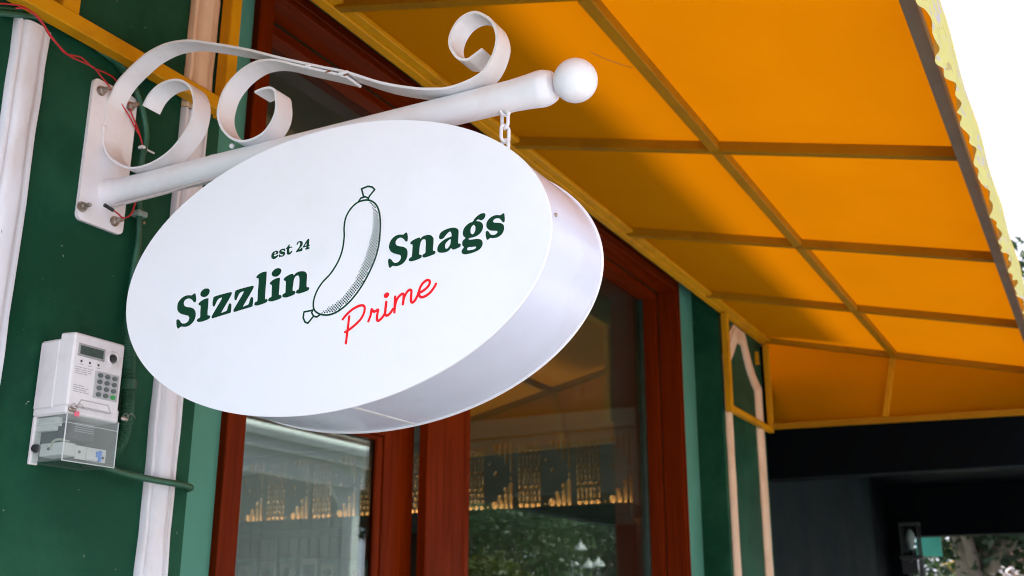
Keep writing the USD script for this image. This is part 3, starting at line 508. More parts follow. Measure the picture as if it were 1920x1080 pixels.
G = json.loads('''{"S":[[[-2673,-609],[-2695,-595],[-2715,-554],[-2725,-511],[-2730,-472],[-2716,-457],[-2694,-457],[-2665,-474],[-2636,-507],[-2599,-534],[-2557,-543],[-2511,-536],[-2475,-516],[-2457,-482],[-2461,-450],[-2486,-425],[-2532,-409],[-2595,-389],[-2659,-364],[-2708,-326],[-2734,-280],[-2740,-227],[-2729,-178],[-2698,-139],[-2652,-107],[-2593,-87],[-2527,-82],[-2448,-95],[-2417,-80],[-2390,-71],[-2373,-80],[-2357,-127],[-2348,-179],[-2351,-211],[-2372,-220],[-2397,-208],[-2421,-181],[-2458,-155],[-2504,-138],[-2553,-140],[-2593,-160],[-2608,-194],[-2600,-229],[-2572,-257],[-2526,-277],[-2463,-290],[-2400,-314],[-2358,-349],[-2331,-401],[-2327,-452],[-2343,-505],[-2378,-548],[-2424,-579],[-2476,-595],[-2542,-597],[-2615,-584],[-2642,-593]]],"i":[[[-2189,-158],[-2234,-144],[-2262,-114],[-2261,-80],[-2235,-46],[-2188,-27],[-2139,-26],[-2094,-41],[-2075,-74],[-2081,-110],[-2110,-142],[-2146,-158]],[[-2276,-278],[-2286,-255],[-2267,-236],[-2216,-210],[-2153,-193],[-2099,-193],[-2086,-202],[-2082,-325],[-2077,-461],[-2040,-475],[-2020,-496],[-2028,-520],[-2065,-538],[-2134,-551],[-2198,-558],[-2252,-554],[-2284,-540],[-2287,-518],[-2264,-498],[-2228,-484],[-2233,-389],[-2236,-300]]],"z":[[[-1981,-204],[-1965,-185],[-1875,-173],[-1759,-164],[-1654,-158],[-1617,-161],[-1608,-177],[-1622,-212],[-1672,-289],[-1737,-380],[-1793,-467],[-1739,-461],[-1692,-452],[-1674,-428],[-1661,-382],[-1645,-347],[-1625,-339],[-1604,-356],[-1597,-390],[-1597,-457],[-1604,-489],[-1630,-495],[-1744,-507],[-1870,-522],[-1959,-532],[-1980,-522],[-1981,-497],[-1952,-451],[-1887,-360],[-1832,-284],[-1801,-225],[-1849,-224],[-1884,-239],[-1908,-269],[-1930,-312],[-1945,-339],[-1962,-345],[-1981,-326],[-1990,-279]]],"z2":[[[-1540,-164],[-1524,-146],[-1436,-133],[-1323,-125],[-1220,-119],[-1184,-122],[-1175,-138],[-1189,-173],[-1239,-248],[-1302,-338],[-1358,-425],[-1305,-419],[-1259,-410],[-1241,-386],[-1228,-340],[-1213,-306],[-1193,-298],[-1173,-315],[-1165,-349],[-1167,-414],[-1174,-446],[-1199,-453],[-1311,-465],[-1433,-479],[-1521,-489],[-1541,-479],[-1542,-454],[-1513,-409],[-1449,-318],[-1394,-243],[-1364,-185],[-1410,-184],[-1445,-198],[-1469,-228],[-1490,-271],[-1505,-298],[-1522,-303],[-1540,-285],[-1549,-238]]],"l":[[[-1126,-4],[-1131,15],[-1104,43],[-1055,63],[-995,74],[-948,70],[-936,56],[-934,-97],[-934,-355],[-905,-365],[-881,-384],[-886,-410],[-920,-426],[-989,-439],[-1060,-446],[-1106,-443],[-1132,-430],[-1132,-407],[-1111,-385],[-1077,-370],[-1081,-207],[-1082,-34]]],"i2":[[[-762,-38],[-803,-24],[-830,3],[-829,36],[-801,69],[-752,89],[-707,90],[-666,73],[-651,42],[-660,6],[-688,-22],[-727,-37]],[[-851,-146],[-855,-125],[-832,-102],[-788,-81],[-729,-68],[-679,-69],[-667,-80],[-666,-201],[-667,-331],[-636,-342],[-612,-365],[-617,-391],[-656,-404],[-720,-415],[-789,-420],[-840,-413],[-864,-397],[-862,-376],[-835,-356],[-806,-344],[-808,-262],[-811,-168]]],"n":[[[-583,-124],[-588,-103],[-568,-81],[-520,-58],[-462,-44],[-417,-45],[-401,-71],[-363,-43],[-306,-27],[-242,-29],[-192,-44],[-160,-77],[-150,-123],[-145,-281],[-111,-294],[-95,-316],[-105,-340],[-154,-355],[-231,-367],[-289,-370],[-324,-359],[-338,-341],[-323,-315],[-287,-296],[-284,-208],[-287,-143],[-302,-96],[-331,-84],[-365,-91],[-391,-128],[-401,-191],[-404,-304],[-367,-319],[-352,-343],[-368,-369],[-425,-385],[-493,-396],[-553,-394],[-589,-379],[-595,-357],[-572,-332],[-541,-318],[-541,-236],[-543,-146]]],"S2":[[[1347,-220],[1328,-205],[1316,-164],[1309,-125],[1310,-94],[1323,-82],[1341,-85],[1364,-102],[1388,-133],[1415,-155],[1446,-162],[1482,-155],[1513,-133],[1528,-101],[1525,-73],[1504,-53],[1454,-33],[1400,-11],[1354,20],[1324,60],[1315,100],[1322,150],[1347,197],[1390,233],[1438,251],[1487,255],[1554,244],[1580,259],[1606,267],[1618,253],[1631,208],[1632,165],[1626,136],[1612,129],[1591,142],[1570,169],[1538,195],[1502,207],[1463,201],[1433,175],[1424,141],[1435,112],[1463,92],[1512,74],[1561,59],[1602,34],[1628,-1],[1636,-53],[1629,-105],[1607,-148],[1571,-182],[1523,-203],[1466,-211],[1386,-197],[1369,-207]]],"n2":[[[1686,80],[1680,101],[1700,121],[1747,139],[1799,151],[1836,152],[1846,129],[1877,155],[1929,168],[1981,167],[2024,152],[2055,119],[2067,77],[2060,-71],[2091,-86],[2102,-108],[2092,-130],[2050,-140],[1990,-151],[1930,-157],[1897,-148],[1888,-127],[1903,-107],[1937,-89],[1941,-10],[1942,59],[1931,103],[1904,118],[1874,109],[1852,78],[1840,22],[1833,-92],[1864,-106],[1878,-126],[1865,-151],[1818,-166],[1758,-176],[1697,-176],[1669,-166],[1663,-145],[1682,-123],[1712,-107],[1716,-27],[1719,61]]],"a":[[[2188,69],[2163,82],[2159,114],[2173,154],[2214,183],[2273,200],[2337,207],[2396,203],[2442,186],[2468,157],[2475,114],[2469,-31],[2501,-46],[2512,-66],[2502,-91],[2461,-107],[2411,-116],[2377,-110],[2356,-88],[2327,-115],[2286,-131],[2227,-135],[2176,-125],[2143,-105],[2133,-73],[2143,-29],[2176,12],[2231,45],[2298,68],[2361,81],[2360,118],[2348,149],[2329,157],[2300,145],[2267,115],[2230,79]],[[2351,42],[2311,31],[2278,6],[2259,-25],[2259,-63],[2272,-82],[2297,-86],[2326,-62],[2346,-24]]],"g":[[[2699,238],[2728,274],[2773,308],[2822,330],[2867,333],[2892,322],[2898,297],[2888,265],[2864,243],[2827,237],[2786,257],[2759,246],[2765,234],[2811,220],[2848,189],[2863,149],[2857,105],[2833,64],[2789,30],[2732,13],[2674,10],[2641,6],[2640,-11],[2675,-20],[2732,-22],[2790,-29],[2835,-47],[2857,-79],[2858,-120],[2836,-161],[2792,-191],[2719,-209],[2645,-217],[2583,-215],[2542,-199],[2530,-171],[2540,-139],[2565,-111],[2542,-83],[2536,-44],[2550,-9],[2587,19],[2553,55],[2546,109],[2560,160],[2596,199],[2650,228]],[[2713,190],[2684,172],[2666,134],[2666,89],[2686,59],[2711,56],[2731,78],[2745,120],[2739,166]],[[2635,-120],[2685,-126],[2746,-130],[2760,-141],[2751,-158],[2710,-170],[2652,-168],[2619,-161],[2617,-140]]],"s":[[[2938,-66],[2924,-56],[2913,-21],[2908,17],[2909,53],[2923,63],[2939,61],[2960,38],[2980,9],[3009,-9],[3045,-12],[3081,3],[3093,22],[3077,39],[3041,47],[2992,59],[2947,84],[2922,120],[2916,158],[2930,201],[2962,237],[3006,259],[3063,268],[3136,255],[3160,267],[3184,274],[3193,263],[3200,221],[3202,175],[3196,150],[3183,144],[3164,158],[3144,186],[3116,212],[3079,223],[3043,215],[3021,196],[3023,176],[3048,162],[3096,151],[3144,137],[3177,113],[3191,73],[3187,29],[3165,-12],[3130,-39],[3082,-55],[3029,-55],[2981,-46],[2961,-53]]],"est_e":[[[-866,304],[-859,339],[-834,366],[-797,378],[-761,376],[-738,362],[-734,339],[-743,325],[-776,320],[-813,319],[-815,307],[-800,294],[-773,294],[-750,306],[-731,305],[-735,285],[-760,265],[-792,253],[-819,252],[-844,263],[-859,281]],[[-813,331],[-782,336],[-771,349],[-782,362],[-798,358]]],"est_s":[[[-703,262],[-716,284],[-717,305],[-707,312],[-692,296],[-670,285],[-646,284],[-633,293],[-644,302],[-677,310],[-706,327],[-716,349],[-707,370],[-681,386],[-646,389],[-619,385],[-606,389],[-602,369],[-600,344],[-613,346],[-631,363],[-650,370],[-671,364],[-667,350],[-637,342],[-609,330],[-598,310],[-603,289],[-626,271],[-657,264],[-687,268]]],"est_t":[[[-586,379],[-556,410],[-527,441],[-520,428],[-518,397],[-480,397],[-469,389],[-476,381],[-519,377],[-521,333],[-514,312],[-500,308],[-483,322],[-467,329],[-461,321],[-475,299],[-498,281],[-527,276],[-552,285],[-562,304],[-564,367],[-578,373]]],"two":[[[-374,402],[-382,421],[-375,442],[-352,456],[-315,459],[-285,447],[-269,425],[-271,398],[-287,370],[-317,344],[-334,329],[-316,329],[-293,338],[-280,351],[-269,343],[-269,301],[-292,296],[-339,294],[-384,293],[-389,301],[-363,330],[-332,364],[-318,393],[-316,424],[-329,441],[-351,440],[-362,422]]],"four":[[[-260,357],[-236,393],[-202,436],[-173,466],[-152,466],[-149,458],[-149,373],[-132,371],[-132,356],[-151,352],[-153,333],[-131,326],[-133,314],[-156,305],[-193,303],[-214,309],[-215,319],[-197,327],[-195,349],[-227,346],[-258,347]],[[-231,365],[-213,367],[-195,369],[-194,408]]],"prime":[[[554,-872],[625,-807],[726,-744],[829,-713],[900,-714],[932,-749],[925,-825],[878,-906],[791,-976],[691,-1035],[608,-1070]],[[667,-846],[655,-987],[631,-1236]],[[1007,-960],[1043,-873],[1055,-793],[1092,-831],[1130,-825],[1168,-814],[1156,-888],[1155,-953],[1182,-975],[1237,-942],[1285,-883],[1297,-809],[1303,-718],[1292,-819],[1292,-895],[1324,-918],[1373,-895],[1421,-837]],[[1451,-663],[1449,-765],[1448,-888],[1456,-787],[1490,-695],[1550,-644],[1590,-644],[1593,-709],[1587,-789],[1602,-700],[1649,-620],[1697,-595],[1723,-620],[1719,-695],[1722,-765],[1747,-786],[1789,-758],[1836,-679],[1847,-648]],[[1835,-663],[1908,-646],[1991,-594],[2024,-540],[2007,-502],[1958,-501],[1892,-548],[1852,-628],[1854,-692],[1886,-729],[1959,-723],[2042,-676],[2101,-610],[2124,-571]]],"prime_dot":[[[1309,-577],[1345,-599],[1343,-631],[1313,-657],[1275,-654],[1258,-630],[1266,-599]]],"sausage":[[[719,888],[601,813],[517,688],[494,535],[504,377],[481,181],[413,15],[293,-143],[144,-264],[47,-393],[2,-540],[26,-663],[136,-742],[295,-774],[460,-742],[645,-638],[813,-480],[954,-286],[1069,-66],[1133,162],[1147,400],[1132,601],[1080,755],[986,855],[868,899]]],"tie_top":[[[727,887],[775,946],[853,954],[911,920],[915,890]],[[827,952],[781,1092],[896,1110],[975,1082],[1020,1034],[930,950],[911,913]]],"tie_bot":[[[0,-659],[-19,-700],[20,-759],[81,-778],[137,-749]],[[-5,-665],[-164,-670],[-173,-756],[-134,-826],[-79,-851],[7,-769]]],"tone":[[[942,854],[1041,762],[1107,605],[1121,404],[1108,166],[1043,-62],[929,-282],[787,-465],[619,-624],[446,-719],[293,-752],[162,-739]],[[922,857],[983,761],[1015,622],[1007,424],[976,275],[911,67],[821,-158],[717,-337],[561,-509],[388,-614],[237,-680],[149,-729]]]}''')
def P2(p, closed=True): return cr(np.array(p) / 1e4, closed, 4)
def poly(L_):
    q = sg.Polygon(P2(L_[0])).buffer(0)
    for h_ in L_[1:]: q = q.difference(sg.Polygon(P2(h_)).buffer(0))
    return q
def print_(name, shp, m_, parent, lb=None): return obj(name, extr(shp, .0006, Mf(.0001)), m_, parent, label=lb)
for k in ('S', 'i', 'z', 'z2', 'l', 'i2', 'n', 'S2', 'n2', 'a', 'g', 's'):
    shp = ops.unary_union([sg.Polygon(P2(q)).buffer(0) for q in G[k]]) if k in ('i', 'i2') else poly(G[k])
    print_('letter', shp, PRINT, sgn, {'S': 'letter S of Sizzlin', 'i': 'first letter i of Sizzlin', 'z': 'first letter z of Sizzlin', 'z2': 'second letter z of Sizzlin', 'l': 'letter l of Sizzlin', 'i2': 'second letter i of Sizzlin', 'n': 'letter n of Sizzlin', 'S2': 'letter S of Snags', 'n2': 'letter n of Snags', 'a': 'letter a of Snags', 'g': 'letter g of Snags', 's': 'last letter s of Snags'}[k])
for k, lb in (('est_e', 'letter e of est'), ('est_s', 'letter s of est'), ('est_t', 'letter t of est'), ('two', 'numeral 2 of 24'), ('four', 'numeral 4 of 24')):
    print_('small_letter', poly(G[k]), PRINT, sgn, lb)
pr = ops.unary_union([sg.LineString(P2(p, False)).buffer(.00185) for p in G['prime']] + [sg.Polygon(P2(p)) for p in G['prime_dot']])
print_('script_word', pr, RED_V, sgn, 'red handwritten word Prime')
so = sg.Polygon(P2(G['sausage'][0])).buffer(0)
em = [so.exterior.buffer(.00130)]
for k in ('tie_top', 'tie_bot'):
    for p in G[k]: em.append(sg.LineString(np.array(p) / 1e4).buffer(.00130).difference(so.buffer(-.0002)))
tone = sg.Polygon(np.vstack([P2(G['tone'][0], False), P2(G['tone'][1], False)[::-1]])).buffer(0)
dots = []
x0_, y0_, x1_, y1_ = tone.bounds; dd = .0047
inner = sg.LineString(P2(G['tone'][1], False))
for i in range(int((x1_ - x0_) / dd * 1.5) + 4):
    for j in range(int((y1_ - y0_) / dd * 2.2) + 4):
        px_, py_ = x0_ + (i + .5 * (j % 2)) * dd, y0_ + j * dd * .5
        if tone.contains(sg.Point(px_, py_)): dots.append(sg.Point(px_, py_).buffer(.0008 + .0004 * min(1, inner.distance(sg.Point(px_, py_)) / .004), 3))
em += dots
print_('sausage_emblem', ops.unary_union(em), PRINT, sgn, 'line drawing of a plain curved sausage with dotted shading')

# ------------------------------------------------------------------ wires on the left pilaster
def wy2(L_, y):
    o = []
    for k, (x, z) in enumerate(L_):
        yy = y + min(max((x - 1150) / 90, 0), 1) * (1.5385 - y) if z > 2330 else (1.5385 if z > 2300 else 1.515)
        o.append((x / 1000 * yy / y, yy, 1.55 + (z / 1000 - 1.55) * yy / y))
    return cr(np.array(o), False, 5)
def wy(L_, y): return cr(np.array([(x / 1000, y, z / 1000) for x, z in L_]), False, 5)
R1 = [(994, 2520), (1024, 2534), (1045, 2541), (1060, 2540), (1077, 2535), (1091, 2527), (1103, 2516), (1120, 2508), (1140, 2499), (1170, 2507), (1186, 2504), (1201, 2500), (1231, 2503), (1254, 2499), (1284, 2470), (1298, 2450), (1317, 2426), (1331, 2399), (1335, 2375), (1333, 2359), (1330, 2334), (1333, 2310), (1333, 2297), (1327, 2278), (1324, 2264), (1314, 2252), (1303, 2248), (1291, 2252), (1281, 2254)]
R2 = [(1030, 2529), (1048, 2538), (1064, 2538), (1080, 2533), (1100, 2517), (1121, 2505), (1142, 2497), (1163, 2497), (1186, 2499), (1202, 2498), (1218, 2489), (1234, 2481), (1245, 2473), (1281, 2449), (1305, 2427), (1323, 2409), (1329, 2385), (1330, 2358), (1326, 2327)]
w1 = thing('red_wire', 'thin red wire drooping over the plate and looping below the pipe', 'wire', (1.2, 1.5, 2.5))
obj('wire', tube(wy2(R1, 1.5), .0015, 8), REDW, w1, True)
obj('connector', cyl((1.2938, 1.515, 2.261), (1.275, 1.518, 2.266), .0035, 10), BLACK, w1, 40)
tag(obj('red_wire', tube(wy2(R2, 1.4965), .0015, 8), REDW, None, True), 'second thin red wire crossing the first beside the scroll', 'wire')
tg_ = thing('cable_tie', 'small white cable tie around the red wires', 'cable tie', (1.365, 1.54, 2.417))
obj('band', box(1.358, 1.372, 1.531, 1.543, 2.414, 2.420, .001), PLASTIC, tg_); obj('tail', box(1.372, 1.394, 1.535, 1.538, 2.4155, 2.4185, .0005), PLASTIC, tg_)
UN = [(1519, 2269), (1468, 2269), (1391, 2270), (1343, 2273), (1288, 2275), (1230, 2275)]
t_ = obj('feed_wire', [tube(cr(np.array([(1.293 + d, y / 1000, z / 1000 + d)for y, z in UN]), False, 4), .0022, 8) for d in (0, .0042)], GREYW, None, True); tag(t_, 'pinkish grey twin wire running under the bracket pipe', 'wire')
GC = [(1010, 2521), (1029, 2530), (1062, 2545), (1097, 2558), (1125, 2565), (1161, 2570), (1191, 2570), (1222, 2568), (1239, 2563), (1265, 2559), (1301, 2552), (1332, 2523), (1357, 2483), (1370, 2438), (1365, 2392), (1366, 2337), (1372, 2289), (1377, 2234), (1374, 2180), (1373, 2139), (1378, 2078)]
tag(obj('green_cable', [tube(wy(GC, 1.536) + np.array([.0, 0, 0]), .0055, 10)], CABLE, None, True), 'thick green painted cable curving from the yellow rail down the pilaster', 'cable')
GC2 = [(985, 2528), (1010, 2534), (1050, 2551), (1090, 2566), (1130, 2577), (1170, 2583), (1215, 2580), (1260, 2566), (1300, 2548)]
tag(obj('green_cable', tube(wy(GC2, 1.541), .004, 8), CONDUIT, None, True), 'thinner green cable just above the thick one along the rail', 'cable')
GC3 = [(1381, 2284), (1387, 2230), (1384, 2180), (1382, 2130), (1386, 2080)]
tag(obj('green_cable', tube(wy(GC3, 1.543), .0045, 8), CONDUIT, None, True), 'short green cable dropping from a clip below the pipe', 'cable')
cp = thing('cable_clip', 'small pale cable clip under the bracket pipe', 'clip', (1.378, 1.54, 2.282))
obj('band', box(1.362, 1.386, 1.526, 1.549, 2.279, 2.290, .002), mat('clip_paint', (.22, .30, .26), .5), cp); obj('nail', lathe([(0, 0), (.003, 0), (.003, .004), (0, .005)], (1.396, 1.55, 2.276), (0, -1, 0), 10), STEEL, cp, 40)
CO = np.array([(1374, 2092), (1377, 2047), (1383, 1989), (1389, 1926), (1389, 1883), (1381, 1852), (1362, 1831), (1335, 1822), (1310, 1822)]) / 1000
Pc = cr(np.array([(x, 1.531, z) for x, z in CO]), False, 40); s_ = np.r_[0, np.cumsum(np.linalg.norm(np.diff(Pc, axis=0), axis=1))]
ns = int(s_[-1] / .0011); q_ = np.linspace(0, s_[-1], ns); Pq = np.c_[np.interp(q_, s_, Pc[:, 0]), np.interp(q_, s_, Pc[:, 1]), np.interp(q_, s_, Pc[:, 2])]
rad = np.where((np.arange(ns) % 4) < 2, .0122, .0102)
cd = thing('corrugated_conduit', 'dark green corrugated conduit curving down beside the electricity meter', 'conduit', (1.38, 1.53, 1.83))
obj('hose', tube(Pq, rad, 14), CONDUIT, cd, 25)
obj('clamp', [lathe([(0, 0), (.0145, 0), (.0148, .003), (.0148, .015), (.0145, .018), (0, .018)], (1.3855, 1.531, 1.968), (.07, 0, -1), 20), box(1.396, 1.412, 1.538, 1.549, 1.954, 1.966)], CONDUIT, cd, 40)
EC = [(1.31, 1.530, 1.812), (1.36, 1.527, 1.804), (1.41, 1.522, 1.798), (1.46, 1.518, 1.795), (1.51, 1.517, 1.794), (1.545, 1.520, 1.7925), (1.560, 1.528, 1.792), (1.565, 1.542, 1.791)]
tag(obj('outlet_cable', tube(cr(np.array(EC), False, 5), .0062, 12), CONDUIT, None, True), 'green cable running from the meter bottom across the white moulding', 'cable')

# ------------------------------------------------------------------ electricity meter
me = thing('electricity_meter', 'white prepaid electricity meter with keypad and clear terminal cover on the green pilaster', 'meter', (1.26, W, 1.8))
obj('back_box', box(1.2045, 1.312, 1.499, 1.549, 1.882, 2.001, .004), PLASTIC, me)
def taper(x0, x1, z0, z1, y0, y1, ins, b=.003):
    t = box(x0, x1, y0, y1, z0, z1, b); v = t.vertices.copy(); c = np.array([(x0 + x1) / 2, 0, (z0 + z1) / 2]); k = (y1 - v[:, 1]) / (y1 - y0)
    v[:, 0] -= np.sign(v[:, 0] - c[0]) * ins * k; v[:, 2] -= np.sign(v[:, 2] - c[2]) * ins * k * .6; t.vertices = v; return t
obj('front_housing', [taper(1.2035, 1.3155, 1.884, 2.010, 1.467, 1.5005, .0025), taper(1.2065, 1.319, 1.872, 1.897, 1.4695, 1.549, .001)], PLASTIC, me)
YF = 1.467
def fr(x0, x1, z0, z1, d, m_, nm, par, off=0, b=.0006): return obj(nm, box(x0, x1, YF - off - d, YF - off + .002, z0, z1, b), m_, par)
dsp = fr(1.2145, 1.2705, 1.970, 1.9915, .0012, LCDF, 'display', me)
obj('screen', box(1.2185, 1.2665, YF - .0018, YF, 1.9735, 1.988, .0003), LCD, dsp)
obj('lens_ring', lathe([(.0075, 0), (.0125, 0), (.0125, .0022), (.0105, .0034), (.0088, .0022), (.0075, .001)], (1.2885, YF + .0005, 1.9795), (0, -1, 0), 28), PLASTIC, me, 30)
obj('lens', lathe([(0, 0), (.0072, 0), (.0066, .003), (.004, .0042), (0, .0045)], (1.2885, YF + .0005, 1.9795), (0, -1, 0), 24), BLACK, me, 40)
for x in (1.224, 1.2415, 1.2595):
    obj('indicator', box(x - .0018, x + .0018, YF - .0008, YF + .001, 1.9605, 1.964, .0004), BLACK, me)
pad = fr(1.2545, 1.3065, 1.9065, 1.9525, .0008, PLASTIC2, 'keypad', me)
for i in range(4):
    for j in range(3):
        c = (1.2650 + j * .0155, YF - .0008, 1.9455 - i * .0108)
        e_ = affinity.scale(sg.Point(0, 0).buffer(.0038, 6), 1.3, 1)
        obj('key', extr(e_, .0022, frame4(c, (1, 0, 0), (0, 0, 1))), KEYG if (i, j) == (3, 2) else KEY, pad, 40)
pr_ = []
for z, segs in ((1.951, (3, 3, 4, 2, 3)), (1.9472, (6, 5, 4, 3)), (1.9438, (5, 7, 3)), (1.9404, (8, 4)), (1.9205, (4, 6)), (1.917, (7, 4, 3)), (1.9135, (5, 8)), (1.910, (6, 3, 6))):
    x = 1.2135
    for s_ in segs:
        if x + s_ * .002 < 1.2525: pr_.append(box(x, x + s_ * .0019, YF - .0004, YF + .0003, z, z + .0012, 0))
        x += s_ * .002 + .0016
for x in (1.221, 1.238, 1.256): pr_.append(box(x, x + .008, YF - .0004, YF + .0003, 1.9565, 1.9576, 0))
obj('small_print', pr_, PRINTG, me)
nt = sg.Polygon([(1.2255, 1.886), (1.2325, 1.8985), (1.2885, 1.8985), (1.2965, 1.886)])
obj('cover_recess', extr(nt.exterior.buffer(.0009), .0026, frame4((0, YF + .0018, 0), (1, 0, 0), (0, 0, 1))), PLASTIC2, me)
# clear cover: five thin walls
cx0, cx1, cy0, cy1, cz0, cz1 = 1.2115, 1.3195, 1.4705, 1.547, 1.797, 1.8745
tw = .0016
cov = obj('terminal_cover', [box(cx0, cx1, cy0, cy0 + tw, cz0, cz1, .0004), box(cx0, cx0 + tw, cy0 + tw, cy1, cz0 + tw, cz1, .0003), box(cx1 - tw, cx1, cy0 + tw, cy1, cz0 + tw, cz1, .0003), box(cx0, cx1, cy0 + tw, cy1, cz0, cz0 + tw, .0003)], CLEAR, me)
obj('cover_edge', [box(cx0 - .0004, cx0 + .0014, cy0 - .0004, cy0 + .0014, cz0, cz1, .0003), box(cx0, cx1, cy0 - .0005, cy0 + .0009, cz0 - .0004, cz0 + .0010, .0003), box(cx1 - .0012, cx1 + .0005, cy0 - .0004, cy0 + .0012, cz0, cz1, .0003), box(cx0, cx1, cy0 - .0006, cy0 + .0004, 1.8585, 1.8595, .0002), box(cx0 - .0005, cx0 + .0005, cy0, cy1, 1.8585, 1.8595, .0002)], mat('frosted_edge', (0.55, 0.58, 0.57), 0.3, 0.05, 30), me)
obj('back_plate', box(1.2085, 1.225, 1.543, 1.549, 1.795, 1.873, .001), PLASTIC, me)
obj('terminal_block', [box(1.250, 1.296, 1.500, 1.535, 1.838, 1.868, .002)] + [cyl((1.2565 + .0115 * k, 1.4995, 1.846), (1.2565 + .0115 * k, 1.501, 1.846), .0042, 12) for k in range(4)], BLACK, me)
obj('warning_label', [box(1.2535, 1.2935, 1.4987, 1.4999, 1.8525 + .0034 * k, 1.8537 + .0034 * k, 0) for k in range(5)], PRINTG, me)
obj('inner_bracket', [box(1.2135, 1.222, 1.50, 1.545, 1.848, 1.871, .001), box(1.2135, 1.226, 1.497, 1.5, 1.856, 1.871, .001)], PLASTIC, me)
obj('rail', [box(1.2425, 1.306, 1.478, 1.4795, 1.804, 1.826, .0005)], PLASTIC, me)
brk = obj('breaker', [box(1.2635, 1.292, 1.4745, 1.478, 1.8055, 1.825, .0006), box(1.2165, 1.2425, 1.478, 1.532, 1.807, 1.828, .001)], PLASTIC, me)
obj('toggle', [box(1.2815, 1.2905, 1.4725, 1.4745, 1.811, 1.8205, .0005), box(1.287, 1.2935, 1.4722, 1.4785, 1.8045, 1.8225, .0012)], BLUE, brk)
obj('terminal_screw', [blob((1.2505, 1.478, 1.816), .0026), blob((1.216, 1.51, 1.8185), .0026), blob((1.30, 1.478, 1.812), .0024)], BLACK, brk, True)
obj('inner_wire', tube(cr(np.array([(1.2155, 1.505, 1.817), (1.2145, 1.50, 1.829), (1.219, 1.49, 1.833), (1.235, 1.486, 1.831)]), False, 5), .0018, 8), mat('cream_wire', (.45, .45, .36), .5), me, True)
obj('terminal_knob', lathe([(0, 0), (.007, 0), (.0075, .004), (.006, .009), (0, .01)], (1.2165, 1.537, 1.8205), (-1, -.2, 0), 14), BLACK, me, 40)
for (x, z, lb) in ((1.2125, 1.8795, 'left wire seal'), (1.3225, 1.8815, 'right wire seal')):
    se = obj('wire_seal', [blob((x, 1.464, z), .0042, (1.2, .8, 1.0)), blob((x + .006, 1.4635, z - .0008), .0034)], STEEL, me, True, label=lb)
    a = np.linspace(0, 2.2 * math.pi, 26); obj('seal_wire', [tube(np.c_[x + .004 + .006 * np.cos(a), 1.463 + .002 * np.sin(2 * a), z + .005 + .005 * np.sin(a)], .0005, 5), tube(cr(np.array([(x + .006, 1.463, z + .004), (x + .012, 1.461, z + .010), (x + .02, 1.462, z + .009), (x + .026, 1.464, z + .004)]), False, 4), .0005, 5)], STEEL, se, True)
obj('seal_tag', box(1.222, 1.232, 1.466, 1.4675, 1.870, 1.8785, .0004), PINK, me)

# ------------------------------------------------------------------ dark veranda beyond the shop
ve = thing('veranda', 'unlit black painted veranda beyond the awning with an opening onto trees', 'veranda', (7.7, .7, 0))
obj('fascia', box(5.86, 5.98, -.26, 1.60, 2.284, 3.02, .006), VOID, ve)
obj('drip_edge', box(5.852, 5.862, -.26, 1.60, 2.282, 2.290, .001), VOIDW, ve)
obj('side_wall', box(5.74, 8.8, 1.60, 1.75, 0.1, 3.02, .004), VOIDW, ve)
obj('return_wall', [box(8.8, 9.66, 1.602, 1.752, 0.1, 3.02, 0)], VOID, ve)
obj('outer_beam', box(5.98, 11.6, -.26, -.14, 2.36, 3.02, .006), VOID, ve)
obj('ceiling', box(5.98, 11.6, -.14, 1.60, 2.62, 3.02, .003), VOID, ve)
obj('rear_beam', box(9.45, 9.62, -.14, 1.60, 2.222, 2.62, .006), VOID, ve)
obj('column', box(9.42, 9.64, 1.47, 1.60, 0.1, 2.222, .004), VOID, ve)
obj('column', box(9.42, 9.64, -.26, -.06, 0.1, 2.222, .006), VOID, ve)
obj('roof_slab', box(5.80, 11.7, -.36, 1.80, 3.02, 3.12, .01), CONC, ve)
obj('floor', box(5.75, 11.6, -.3, 1.6, 0.0, 0.13, .004), PAVE, ve)
la = thing('wall_lantern', 'black framed glass lantern on the dark column by the far opening', 'lantern', (9.2, 1.42, 2.0))
lx, ly = 9.30, 1.415
obj('frame', [box(lx - .07 + a * .128, lx - .058 + a * .128, ly - .07 + b * .128, ly - .058 + b * .128, 2.06, 2.30, .001) for a in (0, 1) for b in (0, 1)] + [box(lx - .075, lx + .075, ly - .075, ly + .075, 2.30, 2.315, .002), box(lx - .085, lx + .085, ly - .085, ly + .085, 2.035, 2.06, .003)], IRON, la)
obj('pane', [box(lx - .066, lx - .063, ly - .058, ly + .058, 2.06, 2.30, 0), box(lx - .058, lx + .058, ly - .066, ly - .063, 2.06, 2.30, 0)], LGLASS, la)
obj('bulb', [lathe([(0, 0), (.02, 0), (.02, .03), (.034, .07), (.03, .12), (.012, .15), (0, .155)], (lx, ly, 2.11), (0, 0, 1), 18)], WHITEP, la, 40)
obj('holder', cyl((lx, ly, 2.06), (lx, ly, 2.115), .018), IRON, la, 40)
obj('arm', [bar((9.42, ly + .03, 2.03), (lx - .02, ly + .01, 2.03), .03, .02), box(9.40, 9.425, ly - .02, ly + .10, 1.93, 2.10)], IRON, la)
tb = thing('teal_board', 'small teal painted board behind the wall lantern', 'board', (10.4, 1.4, 2.1))
obj('panel', extr(sg.Polygon([(1.335, 2.11), (1.54, 2.12), (1.54, 2.34), (1.335, 2.34)]), .03, frame4((10.4, 0, 0), (0, 1, 0), (0, 0, 1))), TEALB, tb)
obj('post', box(10.43, 10.47, 1.50, 1.54, 0.1, 2.36), IRON, tb)

